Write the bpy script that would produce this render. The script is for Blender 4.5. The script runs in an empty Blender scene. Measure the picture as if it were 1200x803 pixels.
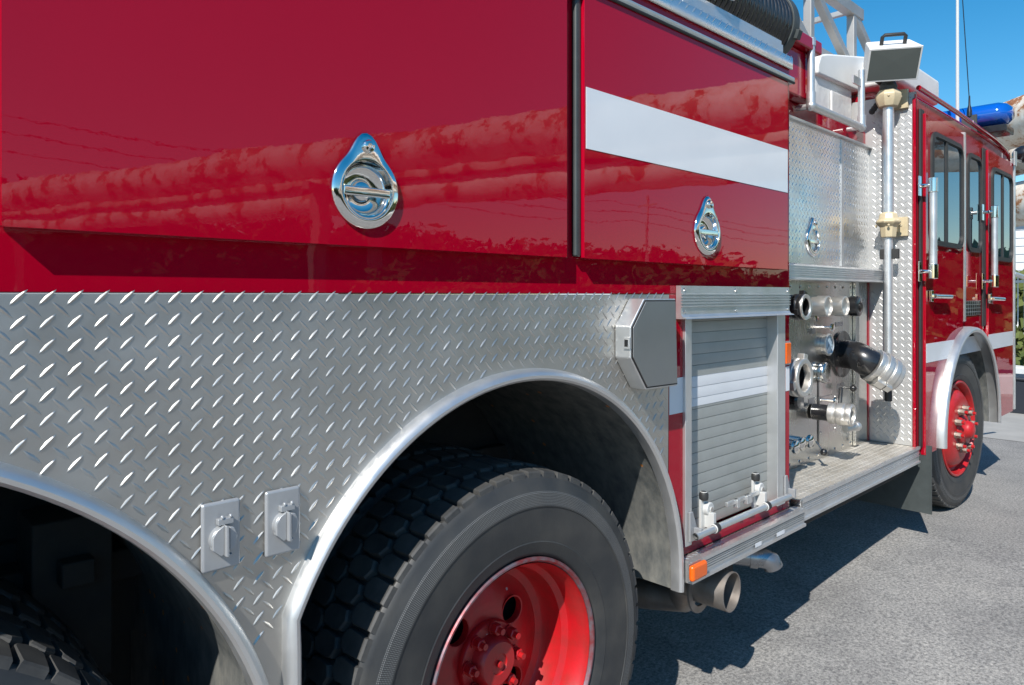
import bpy, bmesh, math, random
from mathutils import Vector, Matrix
random.seed(7)
sc = bpy.context.scene
R = math.radians
# ------------------------------------------------------------------ camera, sky, sun, exposure
F, VPX, D, EYE = 840.0, 869.0, 1.4, 1.48          # focal length and vanishing point (px of the 1200 px photograph), side distance, eye height
TH = math.atan2(VPX, F); CS, SN = math.cos(TH), math.sin(TH)
cam_data = bpy.data.cameras.new('camera'); cam = bpy.data.objects.new('camera', cam_data)
sc.collection.objects.link(cam); sc.camera = cam
cam.location = (0, -D, EYE); cam.rotation_euler = (R(90), 0, TH - R(90))
cam_data.sensor_width = 36; cam_data.lens = F / 1200 * 36
cam_data.shift_y = -(401.5 - 346) / 1200
cam_data.clip_start = 0.05; cam_data.clip_end = 3000
SUN_TO = Vector((1.0, 0.40, -1.0)).normalized()   # the way the light travels
W = bpy.data.worlds.new('World'); sc.world = W; W.use_nodes = True
nt = W.node_tree; bg = nt.nodes['Background']
sky = nt.nodes.new('ShaderNodeTexSky'); sky.sky_type = 'NISHITA'; sky.sun_disc = False
sky.sun_elevation = math.asin(-SUN_TO.z)
sky.sun_rotation = math.atan2(-SUN_TO.x, -SUN_TO.y)
sky.air_density = 1.0; sky.dust_density = 0.2; sky.ozone_density = 2.5
hsv = nt.nodes.new('ShaderNodeHueSaturation'); hsv.inputs['Saturation'].default_value = 1.42; hsv.inputs['Hue'].default_value = 0.49
nt.links.new(sky.outputs[0], hsv.inputs['Color']); nt.links.new(hsv.outputs[0], bg.inputs[0]); bg.inputs[1].default_value = 0.108
sl = bpy.data.lights.new('sun', 'SUN'); sl.energy = 4.6; sl.angle = R(0.5); sl.color = (1, 0.955, 0.89)
so = bpy.data.objects.new('sun', sl); sc.collection.objects.link(so)
so.rotation_euler = SUN_TO.to_track_quat('-Z', 'Y').to_euler(); so.location = (-20, -8, 20)
vs = sc.view_settings; vs.view_transform = 'Standard'; vs.look = 'None'; vs.gamma = 1; vs.use_curve_mapping = False
vs.exposure = 0.45
sc.cycles.max_bounces = 8; sc.cycles.glossy_bounces = 5; sc.cycles.caustics_reflective = False; sc.cycles.caustics_refractive = False

# ------------------------------------------------------------------ helpers
def at(px, py, y=0.0):
    """the point on the plane Y = y that photograph pixel (px, py) shows"""
    u = px - 600; v = 346 - py
    d = Vector((CS + u / F * SN, SN - u / F * CS, v / F)); t = (y + D) / d.y
    return Vector((d.x * t, y, EYE + d.z * t))
def atx(px, py, x):
    u = px - 600; v = 346 - py
    d = Vector((CS + u / F * SN, SN - u / F * CS, v / F)); t = x / d.x
    return Vector((x, d.y * t - D, EYE + d.z * t))

WL = {}
def wloc(p): return WL.get(p, Vector((0, 0, 0))) if p else Vector((0, 0, 0))
def tag(o, label=None, cat=None, group=None, kind=None):
    if label: o['label'] = label
    if cat: o['category'] = cat
    if group: o['group'] = group
    if kind: o['kind'] = kind
    return o
def empty(name, loc, parent=None):
    o = bpy.data.objects.new(name, None); sc.collection.objects.link(o); o.empty_display_size = 0.1
    loc = Vector(loc); o.parent = parent; o.location = loc - wloc(parent); WL[o] = loc
    return o
def frame(d):
    d = Vector(d).normalized()
    a = Vector((0, 0, 1)) if abs(d.z) < 0.9 else Vector((1, 0, 0))
    u = d.cross(a).normalized(); return u, d.cross(u).normalized(), d

class MB:
    def __init__(s): s.v = []; s.f = []; s.m = []; s.cur = 0
    def add(s, vs, fs):
        n = len(s.v); s.v += [tuple(p) for p in vs]; s.f += [tuple(i + n for i in f) for f in fs]; s.m += [s.cur] * len(fs); return s
    def mat(s, i): s.cur = i; return s
    def box(s, x0, x1, y0, y1, z0, z1):
        return s.add([(x0,y0,z0),(x1,y0,z0),(x1,y1,z0),(x0,y1,z0),(x0,y0,z1),(x1,y0,z1),(x1,y1,z1),(x0,y1,z1)],
                     [(0,3,2,1),(4,5,6,7),(0,1,5,4),(1,2,6,5),(2,3,7,6),(3,0,4,7)])
    def obox(s, c, ax, ay, az, hx, hy, hz):
        c = Vector(c); ax, ay, az = Vector(ax), Vector(ay), Vector(az); vs = []
        for z in (-1, 1):
            for x, y in ((-1,-1),(1,-1),(1,1),(-1,1)): vs.append(c + ax*hx*x + ay*hy*y + az*hz*z)
        return s.add(vs, [(0,3,2,1),(4,5,6,7),(0,1,5,4),(1,2,6,5),(2,3,7,6),(3,0,4,7)])
    def bar(s, a, b, w, h=None):
        a, b = Vector(a), Vector(b); h = h or w; d = (b - a); L = d.length; d.normalize()
        up = Vector((0,1,0)) if abs(d.y) < 0.9 else Vector((0,0,1))
        q = d.cross(up).normalized(); r = q.cross(d).normalized()
        return s.obox((a + b) / 2, d, r, q, L/2, w/2, h/2)
    def prism(s, pts, axis, a, b):
        n = len(pts)
        if axis == 'y': P = lambda p, t: (p[0], t, p[1])
        elif axis == 'x': P = lambda p, t: (t, p[0], p[1])
        else: P = lambda p, t: (p[0], p[1], t)
        vs = [P(p, a) for p in pts] + [P(p, b) for p in pts]
        fs = [tuple(range(n - 1, -1, -1)), tuple(range(n, 2 * n))] + [(i, (i+1) % n, n + (i+1) % n, n + i) for i in range(n)]
        return s.add(vs, fs)
    def lathe(s, prof, c, d, seg=32, cap0=False, cap1=False, a0=0, a1=360):
        u, w, d = frame(d); c = Vector(c); full = abs(a1 - a0) >= 359.9
        ns = seg if full else seg + 1; vs = []
        for r, h in prof:
            for k in range(ns):
                a = R(a0 + (a1 - a0) * k / seg); vs.append(c + d*h + u*(r*math.cos(a)) + w*(r*math.sin(a)))
        fs = []
        for i in range(len(prof) - 1):
            for k in range(seg):
                k2 = (k + 1) % ns; fs.append((i*ns + k, i*ns + k2, (i+1)*ns + k2, (i+1)*ns + k))
        if cap0: fs.append(tuple(range(ns)))
        if cap1: fs.append(tuple((len(prof)-1)*ns + k for k in range(ns)))
        return s.add(vs, fs)
    def cyl(s, a, b, r, r2=None, seg=24, ch=0.0):
        a, b = Vector(a), Vector(b); L = (b - a).length; r2 = r if r2 is None else r2
        pr = [(r, 0), (r2, L)] if not ch else [(r - ch, 0), (r, ch), (r2, L - ch), (r2 - ch, L)]
        return s.lathe(pr, a, b - a, seg, True, True)
    def tube(s, pts, r, seg=12, caps=True):
        pts = [Vector(p) for p in pts]; n = len(pts); rs = r if isinstance(r, (list, tuple)) else [r] * n
        vs = []; u = None
        for i, p in enumerate(pts):
            t = (pts[min(i+1, n-1)] - pts[max(i-1, 0)]).normalized()
            if u is None: u = frame(t)[0]
            u = (u - t * u.dot(t)).normalized(); w = t.cross(u)
            for k in range(seg):
                a = 2*math.pi*k/seg; vs.append(p + (u*math.cos(a) + w*math.sin(a)) * rs[i])
        fs = [(i*seg + k, i*seg + (k+1) % seg, (i+1)*seg + (k+1) % seg, (i+1)*seg + k) for i in range(n-1) for k in range(seg)]
        if caps: fs += [tuple(range(seg)), tuple((n-1)*seg + k for k in range(seg))]
        return s.add(vs, fs)
    def sphere(s, c, r, seg=16, sq=(1,1,1)):
        vs = []; c = Vector(c); nr = seg // 2
        for i in range(nr + 1):
            t = math.pi * i / nr
            for k in range(seg):
                a = 2*math.pi*k/seg; vs.append(c + Vector((r*sq[0]*math.sin(t)*math.cos(a), r*sq[1]*math.sin(t)*math.sin(a), r*sq[2]*math.cos(t))))
        return s.add(vs, [(i*seg+k, i*seg+(k+1) % seg, (i+1)*seg+(k+1) % seg, (i+1)*seg+k) for i in range(nr) for k in range(seg)])
    def sweep(s, prof, path, normals, closed=True):
        """profile (a, y): a along the path's in-plane normal, y along world Y; path in XZ"""
        n = len(prof); vs = []
        for (x, z), (nx, nz) in zip(path, normals):
            for a, y in prof: vs.append((x + nx*a, y, z + nz*a))
        fs = [(i*n + k, i*n + (k+1) % n, (i+1)*n + (k+1) % n, (i+1)*n + k) for i in range(len(path)-1) for k in range(n if closed else n - 1)]
        if closed: fs += [tuple(range(n)), tuple((len(path)-1)*n + k for k in range(n))]
        return s.add(vs, fs)
    def build(s, name, mats, parent=None, bevel=0.0, smooth=30, seg=2, loc=None, kind=None):
        base = Vector(loc) if loc is not None else wloc(parent)
        me = bpy.data.meshes.new(name); bm = bmesh.new()
        bv = [bm.verts.new(Vector(p) - base) for p in s.v]
        for f, m in zip(s.f, s.m):
            try: fc = bm.faces.new([bv[i] for i in f]); fc.material_index = m
            except ValueError: pass
        if smooth < 180:
            bmesh.ops.remove_doubles(bm, verts=bm.verts, dist=1e-5)
        bmesh.ops.recalc_face_normals(bm, faces=bm.faces)
        if bevel:
            es = [e for e in bm.edges if len(e.link_faces) == 2 and e.calc_face_angle(0) > R(35)]
            bmesh.ops.bevel(bm, geom=es, offset=bevel, segments=seg, profile=0.5, affect='EDGES', clamp_overlap=True)
        for f in bm.faces: f.smooth = True
        for e in bm.edges:
            e.smooth = not (len(e.link_faces) == 2 and e.calc_face_angle(0) > R(smooth))
        wn = None
        if bevel or (smooth > 180 and len(bm.faces) < 200000 and name not in ('crown', 'tree_belt', 'hedge', 'shrub')):
            for e in bm.edges: e.smooth = True
            wn = []
            for v in bm.verts:
                q = Vector()
                for f in v.link_faces: q += f.normal * f.calc_area()
                wn.append(q.normalized() if q.length > 1e-12 else Vector((0, 0, 1)))
        bm.to_mesh(me); bm.free()
        if wn: me.normals_split_custom_set_from_vertices(wn)
        for m in (mats if isinstance(mats, (list, tuple)) else [mats]): me.materials.append(m)
        o = bpy.data.objects.new(name, me); sc.collection.objects.link(o); o.parent = parent
        if loc is not None: o.location = base - wloc(parent)
        WL[o] = base
        if kind: o['kind'] = kind
        return o

def copy_tree(o, parent=None):
    c = o.copy(); sc.collection.objects.link(c)
    if parent: c.parent = parent
    WL[c] = WL.get(o, Vector((0,0,0)))
    for ch in list(o.children): copy_tree(ch, c)
    return c

def tread(mb, o, u, v, n, w, h, pitch, ln=0.034, wd=0.0085, ht=0.002, keep=None, seed=0, ks=(0, 1)):
    """raised lozenges of diamond plate on the rectangle o + [0,w]u + [0,h]v"""
    o, u, v, n = Vector(o), Vector(u), Vector(v), Vector(n); rnd = random.Random(seed)
    ni, nj = int(w / pitch) + 1, int(h / pitch) + 1
    for j in range(nj + 1):
        for i in range(ni + 1):
            for k in ks:
                a = (i + 0.5 * k + 0.25) * pitch; b = h - (j + 0.5 * k + 0.15) * pitch
                if a < 0.012 or b < 0.012 or a > w - 0.012 or b > h - 0.004: continue
                if keep and not keep(a, b): continue
                sgn = 1 if k == 0 else -1
                dx, dy = 0.70, 0.715 * sgn; hl, hw = ln / 2, wd / 2
                hgt = ht * rnd.uniform(0.85, 1.1)
                def pt(t, q, z): return o + u*(a + dx*t*hl - dy*q*hw) + v*(b + dy*t*hl + dx*q*hw) + n*z
                ts = (-0.62, 0, 0.62); q0 = (0.56, 1.0, 0.56); hz = (0.8, 1.0, 0.8)
                vs = [pt(-1,0,0), pt(1,0,0)] + [pt(t,q,0) for t,q in zip(ts,q0)] + [pt(t,-q,0) for t,q in zip(ts,q0)] \
                    + [pt(t,q*0.14,hgt*z) for t,q,z in zip(ts,q0,hz)] + [pt(t,-q*0.14,hgt*z) for t,q,z in zip(ts,q0,hz)]
                mb.add(vs, [(0,8,2),(0,5,11),(0,11,8),(1,4,10),(1,13,7),(1,10,13),(2,8,9,3),(3,9,10,4),(5,6,12,11),(6,7,13,12),(8,11,12,9),(9,12,13,10)])

# ------------------------------------------------------------------ materials
def mat(name, col, rough=0.5, metal=0.0, coat=0.0, coat_rough=0.03, coat_ior=1.5, var=None, bump=None, ior=None, spec=None, trans=0.0, rvar=None, stretch=None):
    m = bpy.data.materials.new(name); m.use_nodes = True; n = m.node_tree; b = n.nodes['Principled BSDF']
    b.inputs['Base Color'].default_value = (*col, 1); b.inputs['Roughness'].default_value = rough; b.inputs['Metallic'].default_value = metal
    b.inputs['Coat Weight'].default_value = coat; b.inputs['Coat IOR'].default_value = coat_ior; b.inputs['Coat Roughness'].default_value = coat_rough
    if ior: b.inputs['IOR'].default_value = ior
    if spec is not None: b.inputs['Specular IOR Level'].default_value = spec
    b.inputs['Transmission Weight'].default_value = trans
    tc = n.nodes.new('ShaderNodeTexCoord'); src = tc.outputs['Object']
    if stretch:
        mp = n.nodes.new('ShaderNodeMapping'); mp.inputs['Scale'].default_value = stretch; n.links.new(src, mp.inputs[0]); src = mp.outputs[0]
    def noise(scale, detail=6, rg=0.6):
        t = n.nodes.new('ShaderNodeTexNoise'); t.inputs['Scale'].default_value = scale; t.inputs['Detail'].default_value = detail; t.inputs['Roughness'].default_value = rg
        n.links.new(src, t.inputs['Vector']); return t.outputs['Fac']
    def rng(s, lo, hi, a=0.3, c=0.7):
        t = n.nodes.new('ShaderNodeMapRange'); t.inputs['From Min'].default_value = a; t.inputs['From Max'].default_value = c
        t.inputs['To Min'].default_value = lo; t.inputs['To Max'].default_value = hi; n.links.new(s, t.inputs['Value']); return t.outputs[0]
    if var:                                           # (scale, second colour, amount)
        mx = n.nodes.new('ShaderNodeMix'); mx.data_type = 'RGBA'; mx.inputs[6].default_value = (*col, 1); mx.inputs[7].default_value = (*var[1], 1)
        n.links.new(rng(noise(var[0]), 0, var[2]), mx.inputs[0]); n.links.new(mx.outputs[2], b.inputs['Base Color'])
    if rvar: n.links.new(rng(noise(rvar[0]), rvar[1], rvar[2]), b.inputs['Roughness'])
    if bump:                                          # list of (scale, distance)
        prev = None
        for sc_, dist in bump:
            bp = n.nodes.new('ShaderNodeBump'); bp.inputs['Strength'].default_value = 1; bp.inputs['Distance'].default_value = dist
            n.links.new(noise(sc_, 3), bp.inputs['Height'])
            if prev: n.links.new(prev, bp.inputs['Normal'])
            prev = bp.outputs[0]
        n.links.new(prev, b.inputs['Normal'])
        if coat: n.links.new(prev, b.inputs['Coat Normal'])
    return m
M = {}
M['red'] = mat('red_paint', (0.385, 0.001, 0.017), 0.5, spec=0.0, coat=1.0, coat_rough=0.012, coat_ior=1.43, var=(1.3, (0.355, 0.001, 0.016), 0.6), bump=[(1.3, 0.0022), (6, 0.00012), (30, 0.00003)])
M['red_cab'] = mat('red_cab_paint', (0.34, 0.0014, 0.013), 0.5, spec=0.0, coat_ior=1.62, coat=1.0, coat_rough=0.015, bump=[(2.2, 0.0008), (45, 0.00003)])
M['rim_red'] = mat('red_wheel_paint', (0.50, 0.006, 0.012), 0.40, coat=0.2, coat_rough=0.25, var=(17, (0.30, 0.016, 0.014), 0.9), bump=[(60, 0.0002)])
M['white'] = mat('white_stripe', (0.78, 0.80, 0.82), 0.35, coat=0.4, var=(3, (0.70, 0.73, 0.76), 0.7))
M['white_paint'] = mat('white_paint', (0.78, 0.78, 0.76), 0.45, var=(5, (0.68, 0.68, 0.65), 0.8))
M['tread'] = mat('diamond_plate', (0.58, 0.565, 0.53), 0.40, 0.9, rvar=(11, 0.32, 0.52), var=(5, (0.46, 0.445, 0.41), 0.9), bump=[(2.0, 0.0014), (9, 0.00015)])
M['tread_end'] = mat('dull_diamond_plate', (0.55, 0.55, 0.545), 0.45, 0.55, rvar=(7, 0.4, 0.55), var=(6, (0.46, 0.46, 0.45), 0.8))
M['tread_bright'] = mat('polished_diamond_plate', (0.82, 0.82, 0.81), 0.24, 0.92, rvar=(7, 0.2, 0.33), bump=[(3, 0.0005)])
M['tread_dull'] = mat('worn_diamond_plate', (0.66, 0.63, 0.57), 0.5, 0.55, rvar=(9, 0.4, 0.6), var=(7, (0.42, 0.38, 0.31), 0.8))
M['lip'] = mat('polished_fender_lip', (0.70, 0.70, 0.69), 0.4, 0.85, rvar=(12, 0.34, 0.5))
M['alu'] = mat('satin_aluminium', (0.74, 0.745, 0.74), 0.38, 0.82, rvar=(14, 0.3, 0.46), var=(9, (0.62, 0.62, 0.61), 0.8))
M['steel'] = mat('brushed_steel', (0.56, 0.56, 0.545), 0.22, 1.0, rvar=(6, 0.17, 0.32), bump=[(3.0, 0.002), (90, 0.00005)], stretch=(1, 1, 0.35))
M['chrome'] = mat('chrome', (0.80, 0.78, 0.74), 0.07, 1.0, bump=[(20, 0.0002)])
M['castalu'] = mat('cast_aluminium', (0.68, 0.66, 0.62), 0.38, 0.85, rvar=(30, 0.3, 0.5))
M['shutter'] = mat('grey_shutter', (0.42, 0.435, 0.415), 0.45, 0.3, var=(8, (0.36, 0.375, 0.355), 0.9))
M['shutter_white'] = mat('white_shutter_band', (0.74, 0.76, 0.78), 0.4, var=(6, (0.66, 0.68, 0.70), 0.7))
M['boxgrey'] = mat('grey_box_cover', (0.30, 0.31, 0.31), 0.35, 0.7, var=(5, (0.26, 0.27, 0.27), 0.7), rvar=(9, 0.3, 0.42))
M['plastic'] = mat('grey_cover_plate', (0.37, 0.38, 0.39), 0.36, 0.3, var=(20, (0.32, 0.33, 0.34), 0.8))
M['rubber'] = mat('black_rubber', (0.018, 0.018, 0.019), 0.55, var=(14, (0.035, 0.035, 0.034), 0.8))
M['seal'] = mat('grey_rubber_seal', (0.055, 0.065, 0.065), 0.5, var=(14, (0.035, 0.042, 0.042), 0.8))
M['black'] = mat('black_paint', (0.012, 0.012, 0.013), 0.3, coat=0.5, rvar=(20, 0.22, 0.4))
M['dark'] = mat('dark_underbody', (0.02, 0.019, 0.018), 0.8, var=(7, (0.045, 0.038, 0.03), 0.8), bump=[(30, 0.002)])
M['liner'] = mat('dusty_mudguard_liner', (0.07, 0.078, 0.08), 0.62, 0.1, var=(24, (0.19, 0.188, 0.17), 1.0), bump=[(35, 0.0016)], stretch=(1, 1, 0.5))
M['glass'] = mat('dark_tinted_glass', (0.008, 0.030, 0.045), 0.012, ior=3.2)
M['lampglass'] = mat('floodlight_glass', (0.10, 0.115, 0.105), 0.1, ior=1.5)
M['amber'] = mat('amber_lens', (0.80, 0.12, 0.001), 0.25, coat=0.5, bump=[(120, 0.0006)])
M['blue'] = mat('blue_lens', (0.003, 0.10, 0.50), 0.08, ior=1.5, trans=0.15, coat=1.0)
M['beige'] = mat('beige_casting', (0.62, 0.52, 0.34), 0.45, 0.1, var=(20, (0.50, 0.41, 0.26), 0.8))
M['exhaust'] = mat('dull_exhaust_steel', (0.36, 0.34, 0.32), 0.5, 0.75, var=(9, (0.22, 0.16, 0.12), 0.7), rvar=(20, 0.4, 0.65))
M['plastic_w'] = mat('pale_metal_bracket', (0.62, 0.62, 0.60), 0.4, 0.2)
M['ladder'] = mat('weathered_aluminium', (0.50, 0.49, 0.47), 0.5, 0.7, var=(6, (0.40, 0.38, 0.35), 0.9))
M['socket'] = mat('grey_cast_cover', (0.44, 0.455, 0.465), 0.34, 0.4, var=(20, (0.38, 0.39, 0.40), 0.8))
M['darkmetal'] = mat('dark_plated_metal', (0.30, 0.31, 0.33), 0.25, 0.9, rvar=(20, 0.2, 0.4))
M['dial'] = mat('gauge_dial', (0.52, 0.66, 0.74), 0.3, coat=1.0)
M['pad'] = mat('silver_padded_cover', (0.74, 0.74, 0.72), 0.42, 0.1, bump=[(5, 0.012)])
M['orange'] = mat('rust_flake', (0.5, 0.18, 0.03), 0.8)

def add_flakes(m, scale=13, lim=0.10, col=(0.50, 0.19, 0.05)):
    n = m.node_tree; b = n.nodes['Principled BSDF']; old = b.inputs['Base Color'].links[0].from_socket
    tc = n.nodes.new('ShaderNodeTexCoord'); vo = n.nodes.new('ShaderNodeTexVoronoi'); vo.inputs['Scale'].default_value = scale; n.links.new(tc.outputs['Object'], vo.inputs['Vector'])
    lt = n.nodes.new('ShaderNodeMath'); lt.operation = 'LESS_THAN'; lt.inputs[1].default_value = lim; n.links.new(vo.outputs['Distance'], lt.inputs[0])
    mx = n.nodes.new('ShaderNodeMix'); mx.data_type = 'RGBA'; mx.inputs[7].default_value = (*col, 1); n.links.new(lt.outputs[0], mx.inputs[0]); n.links.new(old, mx.inputs[6]); n.links.new(mx.outputs[2], b.inputs['Base Color'])
add_flakes(M['liner']); add_flakes(M['rim_red'], 11, 0.055, (0.42, 0.38, 0.36))

def rubber_sidewall():
    m = mat('tyre_sidewall', (0.030, 0.032, 0.034), 0.5, bump=[(70, 0.0005)]); n = m.node_tree; b = n.nodes['Principled BSDF']
    tc = n.nodes.new('ShaderNodeTexCoord'); sp = n.nodes.new('ShaderNodeSeparateXYZ'); n.links.new(tc.outputs['Object'], sp.inputs[0])
    def ma(op, a, c=None):
        k = n.nodes.new('ShaderNodeMath'); k.operation = op
        for i, q in enumerate((a, c)):
            if q is None: continue
            if isinstance(q, (int, float)): k.inputs[i].default_value = q
            else: n.links.new(q, k.inputs[i])
        return k.outputs[0]
    r = ma('SQRT', ma('ADD', ma('MULTIPLY', sp.outputs[0], sp.outputs[0]), ma('MULTIPLY', sp.outputs[2], sp.outputs[2])))
    ang = ma('ARCTAN2', sp.outputs[2], sp.outputs[0])
    band = ma('MULTIPLY', ma('GREATER_THAN', r, 0.470), ma('LESS_THAN', r, 0.508))
    ck = ma('MULTIPLY', ma('GREATER_THAN', ma('SINE', ma('MULTIPLY', ang, 700)), -0.1), ma('GREATER_THAN', ma('SINE', ma('MULTIPLY', r, 1500)), -0.2))
    ns = n.nodes.new('ShaderNodeTexNoise'); ns.inputs['Scale'].default_value = 7; ns.inputs['Detail'].default_value = 7; n.links.new(tc.outputs['Object'], ns.inputs[0])
    mr = n.nodes.new('ShaderNodeMapRange'); mr.inputs[1].default_value = 0.4; mr.inputs[2].default_value = 0.75; n.links.new(ns.outputs[0], mr.inputs[0])
    m1 = n.nodes.new('ShaderNodeMix'); m1.data_type = 'RGBA'; m1.inputs[6].default_value = (0.028, 0.030, 0.032, 1); m1.inputs[7].default_value = (0.062, 0.060, 0.055, 1)
    n.links.new(mr.outputs[0], m1.inputs[0])
    m2 = n.nodes.new('ShaderNodeMix'); m2.data_type = 'RGBA'; m2.inputs[7].default_value = (0.20, 0.205, 0.205, 1)
    n.links.new(ma('MULTIPLY', ma('MULTIPLY', band, ck), 0.8), m2.inputs[0]); n.links.new(m1.outputs[2], m2.inputs[6])
    n.links.new(m2.outputs[2], b.inputs['Base Color']); return m
M['sidewall'] = rubber_sidewall()
M['block'] = mat('tyre_tread', (0.028, 0.030, 0.032), 0.6, var=(13, (0.085, 0.083, 0.078), 0.9), bump=[(160, 0.0003)])
M['bead'] = mat('worn_rim_edge', (0.20, 0.22, 0.25), 0.45, 0.6, var=(26, (0.30, 0.02, 0.02), 1.0))
M['rustnut'] = mat('worn_lug_nut', (0.40, 0.36, 0.32), 0.45, 0.7, var=(40, (0.25, 0.17, 0.12), 0.8))

def asphalt():
    m = mat('asphalt', (0.1, 0.1, 0.1), 0.9); n = m.node_tree; b = n.nodes['Principled BSDF']
    tc = n.nodes.new('ShaderNodeTexCoord')
    def noise(s, d=8, rg=0.6):
        t = n.nodes.new('ShaderNodeTexNoise'); t.inputs['Scale'].default_value = s; t.inputs['Detail'].default_value = d; t.inputs['Roughness'].default_value = rg
        n.links.new(tc.outputs['Object'], t.inputs[0]); return t.outputs[0]
    def ramp(s, pts):
        t = n.nodes.new('ShaderNodeValToRGB'); n.links.new(s, t.inputs[0]); e = t.color_ramp.elements
        e[0].position, e[0].color = pts[0][0], (*pts[0][1], 1); e[1].position, e[1].color = pts[-1][0], (*pts[-1][1], 1)
        for p, c in pts[1:-1]: q = e.new(p); q.color = (*c, 1)
        return t.outputs[0]
    def mix(a, c, f, mode='MULTIPLY'):
        k = n.nodes.new('ShaderNodeMix'); k.data_type = 'RGBA'; k.blend_type = mode; k.inputs[0].default_value = f
        n.links.new(a, k.inputs[6]); n.links.new(c, k.inputs[7]); return k.outputs[2]
    big = ramp(noise(0.9, 10, 0.7), [(0.35, (0.215, 0.211, 0.204)), (0.65, (0.285, 0.278, 0.266))])
    grain = ramp(noise(75, 6, 0.8), [(0.38, (0.30, 0.30, 0.32)), (0.5, (0.95, 0.95, 0.95)), (0.62, (1.5, 1.48, 1.45))])
    vo = n.nodes.new('ShaderNodeTexVoronoi'); vo.inputs['Scale'].default_value = 42; n.links.new(tc.outputs['Object'], vo.inputs[0])
    st = ramp(vo.outputs['Distance'], [(0.0, (1.9, 1.86, 1.78)), (0.14, (1.5, 1.48, 1.42)), (0.20, (1, 1, 1))])
    pt = ramp(noise(2.2, 8, 0.65), [(0.36, (1.18, 1.17, 1.15)), (0.5, (1, 1, 1)), (0.66, (0.70, 0.70, 0.72))])
    c = mix(mix(mix(big, grain, 0.85), st, 0.55), pt, 0.6)
    n.links.new(c, b.inputs['Base Color'])
    bp = n.nodes.new('ShaderNodeBump'); bp.inputs['Strength'].default_value = 0.7; bp.inputs['Distance'].default_value = 0.006
    n.links.new(noise(90, 5, 0.7), bp.inputs['Height']); n.links.new(bp.outputs[0], b.inputs['Normal'])
    return m
M['asphalt'] = asphalt()
def rusty():
    m = mat('rusty_white_pipe', (0.7, 0.7, 0.65), 0.6); n = m.node_tree; b = n.nodes['Principled BSDF']
    tc = n.nodes.new('ShaderNodeTexCoord'); mp = n.nodes.new('ShaderNodeMapping'); mp.inputs['Scale'].default_value = (1, 1, 1)
    n.links.new(tc.outputs['Object'], mp.inputs[0])
    t = n.nodes.new('ShaderNodeTexNoise'); t.inputs['Scale'].default_value = 1.7; t.inputs['Detail'].default_value = 9; t.inputs['Roughness'].default_value = 0.68; n.links.new(mp.outputs[0], t.inputs[0])
    rp = n.nodes.new('ShaderNodeValToRGB'); n.links.new(t.outputs[0], rp.inputs[0]); e = rp.color_ramp.elements
    e[0].position, e[0].color = 0.42, (0.78, 0.75, 0.68, 1); e[1].position, e[1].color = 0.63, (0.23, 0.085, 0.035, 1)
    q = e.new(0.535); q.color = (0.62, 0.52, 0.42, 1); q = e.new(0.56); q.color = (0.34, 0.14, 0.05, 1)
    n.links.new(rp.outputs[0], b.inputs['Base Color']); return m
M['pipe'] = rusty()
M['leaf'] = mat('leaf_green', (0.07, 0.10, 0.03), 0.7, spec=0.2, var=(0.9, (0.13, 0.145, 0.04), 0.9))
M['leaf2'] = mat('leaf_dark', (0.04, 0.07, 0.022), 0.7, spec=0.2, var=(0.9, (0.075, 0.095, 0.03), 0.9))
M['bark'] = mat('bark', (0.12, 0.085, 0.06), 0.9)
M['concrete'] = mat('pale_concrete', (0.36, 0.35, 0.33), 0.88, var=(3, (0.28, 0.275, 0.26), 0.9), bump=[(60, 0.003)])
M['wall'] = mat('pale_wall', (0.66, 0.68, 0.70), 0.6, var=(2, (0.58, 0.60, 0.62), 0.8))
M['post'] = mat('grey_steel_post', (0.30, 0.29, 0.28), 0.6, 0.3, var=(6, (0.30, 0.17, 0.10), 0.5))
M['bin'] = mat('dark_bin_plastic', (0.02, 0.025, 0.035), 0.5)

# ------------------------------------------------------------------ ground
def gz(x, y=0.0):
    t = min(1, max(0, (x - 1.8) / 3.4)); t = t*t*(3 - 2*t); return -0.148 * (1 - t)
g = MB(); xs = [-1500, -300, -60, -12] + [-4 + 0.5*i for i in range(30)] + [14, 20, 60, 300, 1500]; ys = [-1500, -300, -60, -10, -3, 0, 1, 3, 10, 60, 300, 1500]
g.add([(x, y, gz(x)) for x in xs for y in ys], [(i*len(ys)+j, (i+1)*len(ys)+j, (i+1)*len(ys)+j+1, i*len(ys)+j+1) for i in range(len(xs)-1) for j in range(len(ys)-1)])
g.build('ground', M['asphalt'], kind='structure')

m = MB(); m.add([(8.7, -40, 0.004), (12.9, -40, 0.004), (12.9, 30, 0.004), (8.7, 30, 0.004)], [(0,1,2,3)]); m.build('pavement', M['concrete'], kind='structure')
# ------------------------------------------------------------------ fire truck
TR = empty('fire_truck', (3.0, 1.17, 0))
tag(TR, 'red fire truck with silver diamond plate flank and white stripes', 'fire truck')
def ring(cx, cz, r, a0, a1, n): return [(cx + r*math.cos(R(a0+(a1-a0)*i/n)), cz + r*math.sin(R(a0+(a1-a0)*i/n))) for i in range(n+1)]
A1 = (1.390, 0.510, 0.766); A2 = (-0.189, 0.42, 0.886)
PT = EYE + 0.002                                         # top of the diamond plate flank
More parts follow.
